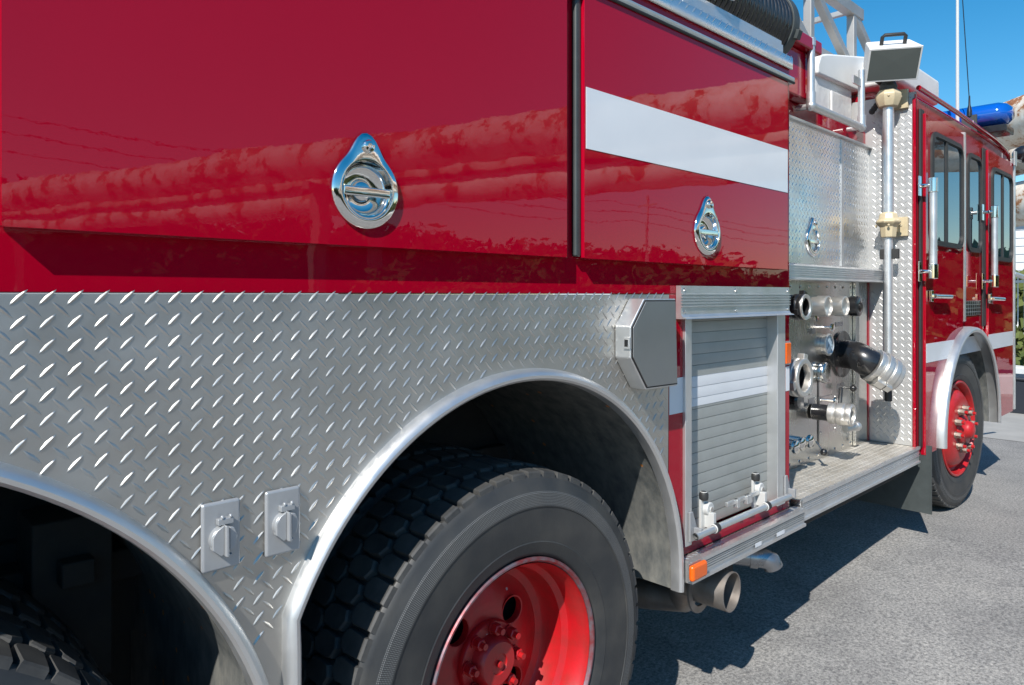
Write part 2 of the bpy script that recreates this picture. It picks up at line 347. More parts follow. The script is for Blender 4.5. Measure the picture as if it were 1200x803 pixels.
# body shell
b = MB()
b.box(-1.6, 3.027, 0.0, 2.35, PT + 0.002, 2.5)
h1 = A1[1] + math.sqrt(0.757**2 - (2.102 - A1[0])**2)
arc = [p for p in ring(A1[0], A1[1], 0.757, 3, 40, 18) if p[0] > 2.102]
b.prism([(2.102, PT), (2.102, h1)] + arc[::-1] + [(2.150, 0.56), (2.199, 0.56), (2.199, PT)], 'y', 0.0, 0.03)
b.box(2.2, 2.964, 0.001, 0.03, 0.56, 0.602)
b.box(2.965, 3.027, 0.0, 0.03, 0.56, PT)
b.box(3.0, 3.027, 0.031, 0.30, 0.56, PT)
b.box(2.2, 2.99, 0.075, 2.35, 0.56, PT)
b.build('body', M['red'], TR, bevel=0.004)
# diamond plate flank
b = MB()
L = [(-1.6, PT), (2.1, PT)]
e1 = [p for p in ring(A1[0], A1[1], 0.754, 0, 170, 80) if 0.70 < p[0] < 2.1]
e2 = [p for p in ring(A2[0], A2[1], 0.873, 10, 178, 60) if p[0] < 0.64]
L += e1 + [(0.70, 0.35), (0.64, 0.35)] + e2 + [(-1.6, 0.42)]
b.prism(L, 'y', -0.004, -0.0005)
def keep(a, z):
    x = a - 1.6; zz = z + 0.35
    if x > 2.085: return False
    if math.hypot(x - A1[0], zz - A1[1]) < 0.776: return False
    if math.hypot(x - A2[0], zz - A2[1]) < 0.895: return False
    if zz < 0.55 and not (0.66 < x < 0.68): return False
    return x > -0.7
tread(b, (-1.6, -0.004, 0.35), (1,0,0), (0,0,1), (0,-1,0), 3.7, PT - 0.35, 0.0405, keep=keep, ln=0.0385, wd=0.0080, ht=0.0022)
b.build('tread_plate_flank', M['tread'], TR, smooth=181)
# arch lips and liners
def arch(A, a0, a1, tail, name):
    cx, cz, r = A; n = 72
    path = ring(cx, cz, r, a0, a1, n); nor = [(math.cos(R(a0+(a1-a0)*i/n)), math.sin(R(a0+(a1-a0)*i/n))) for i in range(n+1)]
    if tail == 'left':
        x = path[-1][0]; path += [(x, path[-1][1] - 0.08), (x, 0.3)]; nor += [(-1, 0), (-1, 0)]
    if tail == 'right':
        x = path[0][0]; path = [(x, 0.3), (x, path[0][1] - 0.05)] + path; nor = [(1, 0), (1, 0)] + nor
    prof = [(0.002, -0.002), (0.001, -0.014), (-0.002, -0.025), (-0.008, -0.034), (-0.016, -0.038), (-0.024, -0.036), (-0.030, -0.029), (-0.032, -0.018), (-0.032, 0.004), (-0.012, 0.004), (-0.011, -0.0045)]
    m = MB(); m.sweep(prof, path, nor); m.build('arch_lip', M['lip'], TR)
    m = MB(); m.sweep([(-0.020, 0.006), (-0.020, 0.8), (-0.006, 0.8), (-0.006, 0.006)], path, nor); m.build('mudguard_liner', M['liner'], TR)
arch(A1, -4, 156.2, 'left', 'a'); arch(A2, 18.5, 176, 'right', 'b')
# dark underbody: frame, axles, springs
b = MB()
b.box(-1.6, 2.2, 0.81, 1.6, 0.25, PT - 0.01); b.box(-1.6, 7.0, 0.76, 0.80, 0.55, 0.86); b.box(3.0, 4.9, 0.32, 2.3, 0.62, 0.9)
b.box(2.19, 3.07, 0.0, 2.3, 0.475, 0.557)
for x in (1.40, 0.0):
    b.cyl((x, 0.3, 0.455), (x, 2.0, 0.455), 0.09); b.box(x - 0.10, x + 0.10, 0.62, 0.76, 0.40, 0.70)
    b.cyl((x, 0.9, 0.455), (x, 1.4, 0.455), 0.2)
b.box(-0.1, 1.3, 0.64, 0.74, 0.74, 0.82); b.box(0.35, 0.52, 0.55, 0.72, 0.55, 0.95); b.box(0.40, 0.47, 0.50, 0.60, 0.80, 0.86)
b.cyl((5.7, 0.3, 0.53), (5.7, 2.0, 0.53), 0.06)
b.build('chassis', M['dark'], TR, bevel=0.006)
# compartment doors
def handle(parent, cx, cz, y0):
    m = MB(); n = 64; rings = []
    def out(off, y):
        pts = []
        for k in range(n):
            a = 2*math.pi*k/n; dd = (a - math.pi/2 + math.pi) % (2*math.pi) - math.pi
            r = 0.086 + 0.043*math.exp(-(dd/0.36)**2) - off; pts.append((cx + r*math.cos(a), y0 - y, cz + r*math.sin(a)))
        return pts
    def cir(r, y): return [(cx + r*math.cos(2*math.pi*k/n), y0 - y, cz + r*math.sin(2*math.pi*k/n)) for k in range(n)]
    rings = [out(0, 0.0005), out(0, 0.004), out(0.002, 0.007), out(0.006, 0.0095), out(0.013, 0.011), cir(0.069, 0.0125), cir(0.0655, 0.012), cir(0.0635, 0.008), cir(0.061, -0.004), cir(0.053, -0.014), cir(0.040, -0.019), cir(0.028, -0.019), cir(0.022, -0.010), cir(0.018, -0.008), cir(0.001, -0.008)]
    vs = [p for q in rings for p in q]
    m.add(vs, [(i*n+k, i*n+(k+1) % n, (i+1)*n+(k+1) % n, (i+1)*n+k) for i in range(len(rings)-1) for k in range(n)])
    o = m.build('door_handle', M['chrome'], parent, smooth=50)
    d = MB(); d.obox((cx, y0 - 0.007, cz - 0.004), (1,0,0), (0,1,0), (0,0,1), 0.060, 0.0055, 0.0105); d.build('pull_bar', M['chrome'], parent, bevel=0.003)
    d = MB(); d.tube([(cx + 0.056*math.cos(a), y0 - 0.006, cz - 0.005 + 0.056*math.sin(a)) for a in [math.pi + math.pi*i/24 for i in range(25)]], 0.005, 10); d.build('pull_ring', M['chrome'], parent)
    d = MB(); d.lathe([(0.0145, 0), (0.0145, 0.008), (0.012, 0.0115), (0.006, 0.0125), (0.0035, 0.009), (0.001, 0.009)], (cx, y0 - 0.009, cz + 0.096), (0,-1,0), 24); d.build('lock', M['chrome'], parent)
dz = 1.5885
def comp_door(x0, x1, z1, hx, hz, stripe=None):
    m = MB(); m.box(x0, x1, -0.03, -0.0015, dz, z1)
    fi = m.f.index((0, 1, 5, 4)); del m.f[fi]; del m.m[fi]                 # the front face gets a round hole for the handle bowl
    angs = sorted([2*math.pi*k/64 for k in range(64)] + [math.atan2(c - hz, a - hx) % (2*math.pi) for a in (x0, x1) for c in (dz, z1)])
    def edge_pt(t):
        dx, dy = math.cos(t), math.sin(t); L = min(((x1 if dx > 0 else x0) - hx)/dx if abs(dx) > 1e-9 else 1e9, ((z1 if dy > 0 else dz) - hz)/dy if abs(dy) > 1e-9 else 1e9)
        return hx + dx*L, hz + dy*L
    n = len(angs); m.add([(edge_pt(t)[0], -0.03, edge_pt(t)[1]) for t in angs] + [(hx + 0.0668*math.cos(t), -0.03, hz + 0.0668*math.sin(t)) for t in angs], [(k, (k+1) % n, n + (k+1) % n, n + k) for k in range(n)])
    me_edges = None; o = m.build('compartment_door', M['red'], TR, bevel=0.004, seg=3)
    if stripe:
        m = MB(); m.box(x0 + 0.006, x1 - 0.004, -0.0315, -0.0302, *stripe); m.build('white_stripe', M['white'], o)
    handle(o, hx, hz, -0.03)
    return o
d1 = comp_door(at(1.5, 265, -0.03).x, at(664.5, 302, -0.03).x, 2.40, 0.871, 1.712)
d2 = comp_door(at(685, 303, -0.03).x, at(923.3, 316, -0.03).x, 2.383, 2.300, 1.709, (1.913, 2.095))
m = MB(); x = at(675, 200, -0.02).x
m.box(x, x + 0.025, -0.020, -0.001, dz + 0.005, 2.42); m.build('door_seal', M['seal'], TR, bevel=0.006)
m = MB(); m.box(-1.6, 0.0, -0.03, -0.0015, dz, 2.40); m.build('compartment_door', M['red'], TR, bevel=0.005)
# drip rail and roof edge trim
m = MB()
m.prism([(-0.0015, 2.384), (-0.030, 2.384), (-0.035, 2.392), (-0.037, 2.404), (-0.034, 2.411), (-0.02, 2.414), (-0.0015, 2.420)], 'x', 1.4, 3.0); m.build('drip_rail', M['alu'], TR)
m = MB(); m.tube([(1.4, -0.0335, 2.387), (3.0, -0.0335, 2.387)], 0.0055, 10); m.build('drip_seal', M['rubber'], TR)
m = MB(); m.box(-1.6, 3.035, -0.012, -0.001, 2.458, 2.5085); m.box(-1.6, 3.035, -0.001, 0.25, 2.502, 2.5085)
tread(m, (1.2, -0.012, 2.458), (1,0,0), (0,0,1), (0,-1,0), 1.83, 0.05, 0.045, ks=(0,), ln=0.042, wd=0.009, keep=lambda a, z: z > 0.01)
m.build('roof_edge_trim', M['tread_bright'], TR, smooth=181)
# hexagonal locker box
m = MB()
hx = [(at(x, y, -0.066).x, at(x, y, -0.066).z) for x, y in ((755,350),(792,350),(794,452),(757,457),(739,420),(739,383))]
m.prism(hx, 'y', -0.066, -0.005); lk = m.build('locker_box', M['alu'], TR, bevel=0.004)
cx = sum(p[0] for p in hx)/6; cz = sum(p[1] for p in hx)/6
def shrink(k): return [(cx + (p[0]-cx)*k, cz + (p[1]-cz)*k) for p in hx]
m = MB(); m.prism(shrink(0.965), 'y', -0.0685, -0.0662); m.build('gasket', M['rubber'], lk)
m = MB(); m.prism(shrink(0.935), 'y', -0.072, -0.0686); m.build('lid', M['boxgrey'], lk, bevel=0.0015)
m = MB(); x0, z0 = hx[5][0], (hx[4][1] + hx[5][1]) / 2
m.obox((x0 - 0.001, -0.055, z0 - 0.002), (1,0,0), (0,1,0), (0,0,1), 0.006, 0.012, 0.018); m.mat(1).obox((x0 - 0.007, -0.055, z0 - 0.002), (1,0,0), (0,1,0), (0,0,1), 0.001, 0.008, 0.012)
m.build('latch', [M['alu'], M['black']], lk, bevel=0.002)
# ribbed header over the shutter
x0, x1 = at(797.5, 350, -0.02).x, at(924.5, 350, -0.02).x; zt, zb = 1.513, 1.397
pr = [(-0.0015, zt), (-0.022, zt)]
for i in range(5):
    z = zt - 0.012 - i * 0.0105 - 0.015
    pr += [(-0.022, z), (-0.028, z - 0.001), (-0.028, z - 0.005), (-0.022, z - 0.0065)]
pr += [(-0.022, zb + 0.016), (-0.030, zb + 0.006), (-0.042, zb + 0.003), (-0.044, zb), (-0.0015, zb)]
m = MB(); m.prism(pr, 'x', x0, x1); hd = m.build('shutter_header', M['alu'], TR)
for x in (x0 + 0.02, (x0*1.1 + x1*0.9)/2, x1 - 0.02):
    for z in (zt - 0.014, zb + 0.025): m = MB(); m.lathe([(0.006, 0), (0.005, 0.003), (0.001, 0.004)], (x, -0.0225, z), (0,-1,0), 12); m.build('screw', M['chrome'], hd)
# roller shutter with frame
sx0, sx1 = at(809.5, 378, 0.035).x, at(908, 585, 0.035).x
m = MB(); m.box(at(803, 500, -0.01).x, at(811, 500, -0.012).x, -0.012, 0.06, 0.592, zb - 0.001)
m.box(at(911, 500, -0.01).x, 2.9645, -0.012, 0.06, 0.592, zb - 0.001); m.box(sx0 - 0.02, sx1 + 0.01, 0.05, 0.072, 0.603, zb + 0.05)
m.build('shutter_frame', M['alu'], TR, bevel=0.003)
zlo, zhi, pitch = 0.612, 1.44, 0.0405; bz = (1.0665, 1.1855); pts = []
z = zlo
while z < zhi:
    pts += [(0.0355, z), (0.039, z + 0.0003), (0.039, z + 0.0018), (0.035, z + 0.0021), (0.0344, z + pitch * 0.3), (0.0346, z + pitch * 0.7)]; z += pitch
def sheet(sel):
    q = [p for p in pts if sel(p[1])]; k = MB(); n = len(q)
    k.add([(sx0, y, z) for y, z in q] + [(sx1, y, z) for y, z in q], [(i, i+1, n+i+1, n+i) for i in range(n-1)]); return k
sh = sheet(lambda z: True).build('shutter', M['shutter'], TR, smooth=40)
q = [(y - 0.0008, z) for y, z in pts if bz[0] <= z <= bz[1]]; k = MB(); n = len(q)
k.add([(sx0 + 0.001, y, z) for y, z in q] + [(sx1 - 0.001, y, z) for y, z in q], [(i, i+1, n+i+1, n+i) for i in range(n-1)])
k.build('white_band', M['shutter_white'], sh, smooth=40)
m = MB(); m.box(2.106, at(802.5, 460, -0.001).x, -0.0016, -0.0005, 1.067, 1.191); m.build('white_stripe', M['white'], TR); m = MB(); m.box(at(920.5, 440, 0).x, 3.025, -0.0016, -0.0005, 1.067, 1.172); m.build('white_stripe', M['white'], TR)
# lift bar across the shutter
a = at(815, 630, -0.05); c = at(925, 581, -0.05); a.z = c.z = (a.z + c.z)/2
m = MB(); m.tube([a, c], 0.0125, 16, False); m.tube([a + Vector((0.001,0,0)), c - Vector((0.001,0,0))], 0.0085, 16, False); lb = m.build('lift_bar', M['alu'], TR)
for px, py in ((836, 622), (896, 592)):
    m = MB(); p = at(px, py, -0.045); x = p.x
    m.obox((x - 0.010, -0.006, a.z + 0.045), (1,0,0), (0,1,0), (0,0,1), 0.015, 0.005, 0.055)
    m.cyl((x + 0.012, -0.004, a.z + 0.062), (x + 0.012, -0.028, a.z + 0.062), 0.025, seg=28, ch=0.003)
    m.obox((x + 0.006, -0.028, a.z + 0.025), (1,0,0), (0,1,0), (0,0,1), 0.009, 0.020, 0.028)
    m.mat(1).cyl((x + 0.012, -0.028, a.z + 0.062), (x + 0.012, -0.033, a.z + 0.062), 0.011, seg=8); m.mat(0)
    m.mat(2).lathe([(0.015, 0), (0.017, 0.008), (0.017, 0.022), (0.012, 0.030), (0.001, 0.033)], (x - 0.010, -0.012, a.z + 0.098), (0,0,1), 20); m.mat(0)
    m.mat(2).cyl((x - 0.008, -0.05, a.z), (x + 0.022, -0.05, a.z), 0.017, seg=20, ch=0.002); m.mat(0)
    m.build('bracket', [M['plastic_w'], M['chrome'], M['rubber']], lb, bevel=0.0015)
m = MB(); p0 = at(848, 606, -0.02); p1 = at(893, 585, -0.02)
m.bar((p0.x + 0.02, -0.02, a.z + 0.052), (p1.x - 0.01, -0.02, a.z + 0.052), 0.012, 0.016)
for t in (0.3, 0.55, 0.62): x = p0.x + (p1.x - p0.x)*t; m.obox((x, -0.024, a.z + 0.044), (1,0,0), (0,1,0), (0,0,1), 0.010, 0.01, 0.016)
m.build('latch_link', M['alu'], lb, bevel=0.002)
for px, py in ((810, 622), (921, 575)):
    m = MB(); p = at(px, py, -0.014); m.prism([(p.x - 0.018, a.z - 0.03), (p.x + 0.026, a.z - 0.03), (p.x + 0.026, a.z + 0.015), (p.x + 0.0, a.z + 0.075), (p.x - 0.018, a.z + 0.075)], 'y', -0.022, -0.0125)
    m.obox((p.x + 0.012, -0.036, a.z), (1,0,0), (0,1,0), (0,0,1), 0.007, 0.015, 0.018)
    m.build('end_bracket', M['plastic'], lb, bevel=0.002)
# rub rail under the shutter
rx0, rx1 = 2.165, 3.07; rz = 0.56
m = MB()
pr = [(-0.001, rz - 0.003), (-0.055, rz - 0.003), (-0.055, rz - 0.016), (-0.046, rz - 0.018)]
for i in range(4): z = rz - 0.022 - i*0.0085; pr += [(-0.046, z), (-0.052, z - 0.0015), (-0.052, z - 0.004), (-0.046, z - 0.0055)]
pr += [(-0.046, rz - 0.066), (-0.055, rz - 0.068), (-0.055, rz - 0.079), (-0.001, rz - 0.079)]
m.prism(pr, 'x', rx0, rx1); tread(m, (rx0, -0.055, rz - 0.003), (1,0,0), (0,1,0), (0,0,1), rx1 - rx0, 0.054, 0.027, ln=0.022, wd=0.006, ht=0.0015)
rr = m.build('rub_rail', M['alu'], TR, smooth=30)
for x, w in ((2.62, 0.05), (2.80, 0.07)): m = MB(); m.box(x, x + w, -0.0528, -0.0522, rz - 0.064, rz - 0.047); m.build('sticker', M['white'], rr)
p = at(817, 664, -0.06)
m = MB(); m.box(2.135, 2.232, -0.078, -0.0555, 0.500, 0.556); mk = m.build('marker_light', M['amber'], TR, bevel=0.012, seg=4)
m = MB(); m.box(2.142, 2.226, -0.0555, -0.047, 0.497, 0.5562); m.build('base', M['alu'], mk)
m = MB(); m.box(at(920.6, 415, -0.008).x, at(926.4, 415, -0.008).x, -0.012, -0.0045, 1.185, 1.275); mk = m.build('marker_light', M['amber'], TR, bevel=0.005, seg=3)
m = MB(); m.box(at(919.6, 415, -0.004).x, 3.0265, -0.0044, -0.0005, 1.178, 1.282); m.build('base', M['plastic'], mk)
# exhaust
m = MB(); ax = Vector((0.06, -1, 0)).normalized(); tip = at(858, 694, -0.05)
m.lathe([(0.071, 0), (0.073, 0.15), (0.069, 0.15), (0.068, 0.02), (0.001, 0.02)], tip - ax*0.15, ax, 40)
fl = tip - ax*0.13; u_, w_, d_ = frame(ax)
m.lathe([(0.070, -0.004), (0.096, -0.004), (0.096, 0.004), (0.070, 0.004)], fl + Vector((0,0,-0.016)), ax, 32)
m.obox(fl + Vector((0,0,0.085)), ax, u_, w_, 0.003, 0.040, 0.045)
m.build('exhaust_pipe', M['exhaust'], TR, smooth=40)
m = MB(); m.tube([at(700, 688, 0.55), at(758, 696, 0.36), at(800, 699, 0.20), tip - ax*0.19 + Vector((-0.02,0,0)), tip - ax*0.14], 0.060, 24); m.build('muffler', M['exhaust'], TR)
e0 = at(897, 655, 0.0)
m = MB(); pts = [Vector((e0.x - 0.10, 0.16, e0.z + 0.006)), Vector((e0.x - 0.035, 0.05, e0.z + 0.006)), e0 + Vector((-0.006, 0.004, 0.004)), e0 + Vector((0.014, -0.016, -0.010)), e0 + Vector((0.022, -0.022, -0.032))]
m.tube(pts, [0.040, 0.040, 0.042, 0.042, 0.041], 20); m.lathe([(0.047, 0), (0.047, 0.03)], pts[1], pts[2]-pts[1], 20, True, True); m.mat(1).box(e0.x - 0.14, e0.x - 0.085, 0.10, 0.2, e0.z - 0.06, 0.474); m.mat(0); m.build('drain_elbow', [M['darkmetal'], M['dark']], TR, smooth=40)
# ------------------------------------------------------------------ pump bay
PX0, PX1, PY = 3.03, 4.715, 0.27
m = MB(); m.box(PX0, PX1, PY, PY + 0.02, 0.57, 1.565); pp = m.build('pump_panel', M['steel'], TR)
m = MB(); xa = at(1013, 440, PY).x
m.box(at(958, 500, PY).x, at(959.5, 500, PY).x, PY - 0.003, PY - 0.0005, 0.66, 1.02); m.build('panel_joint', M['black'], pp)
m = MB(); m.box(at(999, 400, PY).x, at(1003, 400, PY).x, PY - 0.02, PY - 0.0005, 0.58, 1.56); m.build('panel_edge_channel', M['steel'], pp, bevel=0.003)
m = MB(); m.box(4.690, 4.7145, PY - 0.004, PY - 0.0005, 0.575, 1.56); m.build('red_reflection', M['red'], pp)  # mirrored red line at the panel's end, put in as a red-coloured strip
# upper tread door
m = MB(); m.box(PX0, PX1, PY - 0.001, PY + 0.02, 1.648, 2.392); tread(m, (PX0, PY - 0.001, 1.648), (1,0,0), (0,0,1), (0,-1,0), PX1 - PX0, 0.742, 0.0405, ht=0.0018)
ud = m.build('upper_pump_door', M['tread_bright'], TR, smooth=181)
handle(ud, at(952, 278, PY).x, 1.775, PY - 0.003)
m = MB(); xm = at(985, 240, PY).x; m.box(xm, xm + 0.03, PY - 0.006, PY - 0.0015, 1.65, 2.39); m.build('door_seam', M['alu'], ud)
m = MB(); m.box(PX0, 4.712, PY - 0.02, PY - 0.002, 2.392, 2.404); m.build('hinge_strip', M['alu'], ud)
# ribbed ledge
pr = [(PY, 1.64), (0.20, 1.64), (0.185, 1.634)]
for i in range(5): z = 1.630 - i*0.011; pr += [(0.18, z), (0.176, z - 0.002), (0.176, z - 0.005), (0.18, z - 0.007)]
pr += [(0.18, 1.568), (0.172, 1.563), (0.172, 1.558), (PY, 1.558)]
m = MB(); m.prism(pr, 'x', PX0, 4.713); m.build('pump_ledge', M['alu'], TR)
# end wall with tread pattern
m = MB(); m.box(4.716, 4.74, 0.006, 1.2, 0.575, 2.70); tread(m, (4.716, 0.27, 0.58), (0,-1,0), (0,0,1), (-1,0,0), 0.26, 2.12, 0.0405, ht=0.002)
m.build('bay_end_wall', M['tread_end'], TR, smooth=181)
# pump step
m = MB(); m.box(3.10, 4.735, 0.0, PY, 0.545, 0.572); tread(m, (3.10, 0.005, 0.572), (1,0,0), (0,1,0), (0,0,1), 1.61, 0.26, 0.034, ln=0.026, wd=0.007, ht=0.0018)
m.build('pump_step', M['tread_dull'], TR, smooth=181)
m = MB()
pr = [(-0.0005, 0.574), (-0.014, 0.574), (-0.014, 0.558), (-0.006, 0.556)]
for i in range(4): z = 0.552 - i*0.010; pr += [(-0.006, z), (-0.009, z - 0.002), (-0.009, z - 0.005), (-0.006, z - 0.007)]
pr += [(-0.006, 0.490), (-0.016, 0.488), (-0.016, 0.478), (-0.0005, 0.478)]
m.prism(pr, 'x', 3.095, 4.74); m.build('step_edge', M['alu'], TR)
m = MB(); m.box(3.075, 3.094, -0.03, 0.02, 0.478, 0.585); m.build('step_bracket', M['steel'], TR, bevel=0.003)
m = MB(); m.box(3.03, 4.70, 0.06, 0.14, 0.40, 0.50); m.build('step_frame', M['dark'], TR, bevel=0.01)
# panel fittings
def fitting(px, py, y, r): q = at(px, py, y); return q
def coupling(name, p, L, r, mats, mouth=True, ears=2, cap=False, d=(0,-1,0), knurl=True, ms=0):
    """p = centre of the outer face; body runs back along -d to the panel"""
    d = Vector(d).normalized(); m = MB(); b0 = p - d*L
    m.mat(1).lathe([(r*0.72, 0), (r*0.72, L*0.5)], b0, d, 28, True); m.mat(ms)
    pr = [(r*0.72, L*0.40), (r*0.92, L*0.42), (r*0.92, L*0.55), (r*0.84, L*0.56), (r*0.84, L*0.62), (r, L*0.64), (r, L*0.80), (r*0.93, L*0.81), (r*0.93, L*0.86), (r, L*0.87), (r, L*0.97), (r*0.95, L)]
    if cap: pr += [(r*0.6, L*1.0), (r*0.55, L*1.03), (0.001, L*1.04)]
    else: pr += [(r*0.74, L), (r*0.70, L*0.96), (r*0.69, L*0.80)]
    m.lathe(pr, b0, d, 36)
    if not cap: m.mat(1).lathe([(r*0.69, L*0.80), (r*0.66, L*0.45), (0.001, L*0.45)], b0, d, 36); m.mat(ms)
    u, w, _ = frame(d)
    for k in range(ears):
        a = math.pi*(k + 0.15)*2/max(ears,1); dd = u*math.cos(a) + w*math.sin(a)
        m.obox(b0 + d*(L*0.86) + dd*(r*1.06), dd, d, dd.cross(d), r*0.17, L*0.10, r*0.22)
    return m.build(name, mats, TR, bevel=0.0025)
CM = [M['castalu'], M['black']]
p = at(944, 360, 0.13); coupling('intake_coupling', p, 0.14, 0.066, [M['black'], M['black']], ears=3)
m = MB(); u0 = Vector((0,-1,0)); m.lathe([(0.044, 0), (0.048, 0.006), (0.062, 0.007), (0.064, 0.0), ], p, u0, 32); m.build('coupling_ring', M['castalu'], TR)
for px in (971, 991): 
    p = at(px, 359, 0.13); m = MB(); m.lathe([(0.05, -0.14), (0.05, -0.06), (0.054, -0.055), (0.054, 0.0), (0.048, 0.002), (0.046, -0.01), (0.001, -0.02)], p, (0,-1,0), 32, True); m.build('discharge_cap', M['castalu'], TR, smooth=40)
p = at(1007, 359, 0.14); m = MB(); m.lathe([(0.05, -0.13), (0.05, -0.05), (0.056, -0.045), (0.056, 0.0), (0.05, 0.004), (0.02, 0.005), (0.02, 0.012), (0.001, 0.012)], p, (0,-1,0), 32, True); m.build('discharge_cap', M['black'], TR, smooth=40)
p = at(970, 404, 0.250); m = MB()
m.lathe([(0.055, -0.0195), (0.055, 0.0), (0.062, 0.002), (0.062, 0.010), (0.055, 0.013), (0.051, 0.008)], p, (0,-1,0), 36, True); ga = m.build('pressure_gauge', M['castalu'], TR, smooth=40)
m = MB(); m.lathe([(0.052, 0.006), (0.001, 0.006)], p, (0,-1,0), 32); m.build('dial', M['dial'], ga)
m = MB()
for k in range(11): 
    a = R(225 - 27*k); dd = Vector((math.cos(a), 0, math.sin(a))); m.obox(p + Vector((0,-0.0068,0)) + dd*0.042, dd, Vector((0,1,0)), dd.cross(Vector((0,1,0))), 0.005, 0.0004, 0.0012)
dd = Vector((math.cos(R(225)), 0, math.sin(R(225)))); m.obox(p + Vector((0,-0.0074,0)) + dd*0.015, dd, Vector((0,1,0)), dd.cross(Vector((0,1,0))), 0.022, 0.0004, 0.0014); m.build('needle', M['black'], ga)
p = at(969, 437, 0.235); m = MB(); m.lathe([(0.05, -0.034), (0.058, -0.02), (0.06, -0.005), (0.052, 0.004), (0.03, 0.006), (0.001, 0.006)], p, (0,-1,0), 32, True)
for a in (40, 130, 220, 310): m.sphere(p + Vector((0.048*math.cos(R(a)), 0.02, 0.048*math.sin(R(a)))), 0.018, 10)
m.build('blank_cap', M['steel'], TR, smooth=50)
p = at(944, 443, 0.10); coupling('large_intake', p, 0.17, 0.094, [M['castalu'], M['black']], ears=3)
m = MB(); q = at(936, 470, 0.2); m.lathe([(0.05, -0.07), (0.05, 0.0), (0.04, 0.01), (0.001, 0.012)], q, (0,-1,0), 28, True); m.build('bleeder_cap', M['black'], TR, smooth=40)
# big elbow discharge
a = at(986, 415, PY)
m = MB(); m.lathe([(0.135, 0), (0.135, 0.012), (0.10, 0.014)], a, (0,-1,0), 40, False, True); m.build('elbow_flange', M['black'], TR, smooth=40)
dend = Vector((0.60, -0.60, -0.50)).normalized(); cs = Vector((4.375, 0.0, 1.005)) - dend*0.17
def bez(P, n=14):
    o = []
    for i in range(n + 1):
        t = i/n; p0, p1, p2, p3 = P; o.append(p0*(1-t)**3 + p1*3*t*(1-t)**2 + p2*3*t*t*(1-t) + p3*t**3)
    return o
bp = bez((a, a + Vector((0, -0.09, 0.006)), cs - dend*0.07, cs))
m = MB(); m.tube(bp, 0.082, 28); el = m.build('discharge_elbow', M['black'], TR)
m = MB(); r = 0.097
m.lathe([(r*0.8, 0.0), (r, 0.004), (r, 0.03), (r*0.93, 0.032), (r*0.93, 0.045), (r*1.07, 0.048), (r*1.07, 0.075), (r*0.95, 0.078), (r*0.95, 0.092), (r*1.03, 0.095), (r*1.03, 0.125), (r*0.93, 0.128), (r*0.90, 0.155), (r*0.80, 0.165), (r*0.5, 0.17), (0.001, 0.17)], cs, dend, 44)
u_, w_, _ = frame(dend)
for k in range(2):
    dd = (u_*math.cos(0.8 + k*math.pi) + w_*math.sin(0.8 + k*math.pi)); m.obox(cs + dend*0.06 + dd*r*1.12, dd, dend, dd.cross(dend), r*0.2, 0.026, r*0.22)
    m.obox(cs + dend*0.11 + dd*r*1.08, dd, dend, dd.cross(dend), r*0.2, 0.018, r*0.2)
m.build('discharge_coupling', M['castalu'], el, bevel=0.002)
# small discharge with plate
q = at(967, 485, PY); m = MB(); m.box(q.x - 0.09, q.x + 0.14, PY - 0.006, PY - 0.0005, q.z - 0.11, q.z + 0.10)
for dx, dz_ in ((-0.075,-0.095),(0.12,-0.095),(-0.075,0.085),(0.12,0.085)): m.lathe([(0.007,0),(0.006,0.004),(0.001,0.005)], (q.x+dx, PY-0.006, q.z+dz_), (0,-1,0), 10)
m.build('valve_plate', M['steel'], TR, bevel=0.001)
p = at(1000, 487, 0.06); coupling('small_discharge', p, 0.205, 0.060, CM, ears=2, d=(0.1, -1, 0))
q = at(990, 503, 0.12); m = MB(); m.cyl(q, q + Vector((0.10, -0.02, 0.004)), 0.02, seg=14); m.sphere(q + Vector((0.11, -0.022, 0.004)), 0.026, 12); m.build('drain_valve', M['castalu'], TR)
for px, py in ((931, 524), (938, 520), (948, 517)):
    q = at(px, py, 0.20); m = MB(); m.cyl((q.x, PY, q.z), (q.x, 0.20, q.z), 0.016, seg=14); m.lathe([(0.03, 0), (0.034, 0.006), (0.034, 0.02), (0.025, 0.026), (0.001, 0.027)], (q.x, 0.205, q.z), (0,-1,0), 20, True); m.build('drain_knob', M['chrome'], TR, smooth=40)
q = at(957, 518, 0.25); q2 = at(965.5, 530, 0.16); m = MB(); m.tube([q, q2], 0.007, 10); lv = m.build('drain_lever', M['chrome'], TR)
m = MB(); m.sphere(q2, 0.019, 14); m.build('ball_knob', M['black'], lv)
q = at(1000, 455, 0.20); m = MB(); m.tube([(q.x, PY, q.z), q], 0.006, 8); m.tube([(q.x, 0.262, q.z), (q.x - 0.03, 0.262, q.z - 0.16)], 0.005, 8); lv = m.build('pull_rod', M['black'], TR)
m = MB(); m.sphere(q, 0.019, 14); m.build('ball_knob', M['black'], lv)
for k in range(9):
    x = 3.62 + 0.115*k
    for z in (1.525, 0.60):
        m = MB(); m.lathe([(0.008, 0), (0.007, 0.004), (0.001, 0.005)], (x, PY - 0.0005, z), (0,-1,0), 10); m.build('bolt', M['chrome'], pp)
for px, py, w, h in ((951, 388, 0.09, 0.03), (951, 470, 0.08, 0.03), (985, 452, 0.10, 0.03), (983, 380, 0.10, 0.025)):
    q = at(px, py, PY); m = MB(); m.box(q.x - w/2, q.x + w/2, PY - 0.003, PY - 0.0006, q.z - h/2, q.z + h/2); m.build('label_plate', M['darkmetal'], pp, bevel=0.0005)
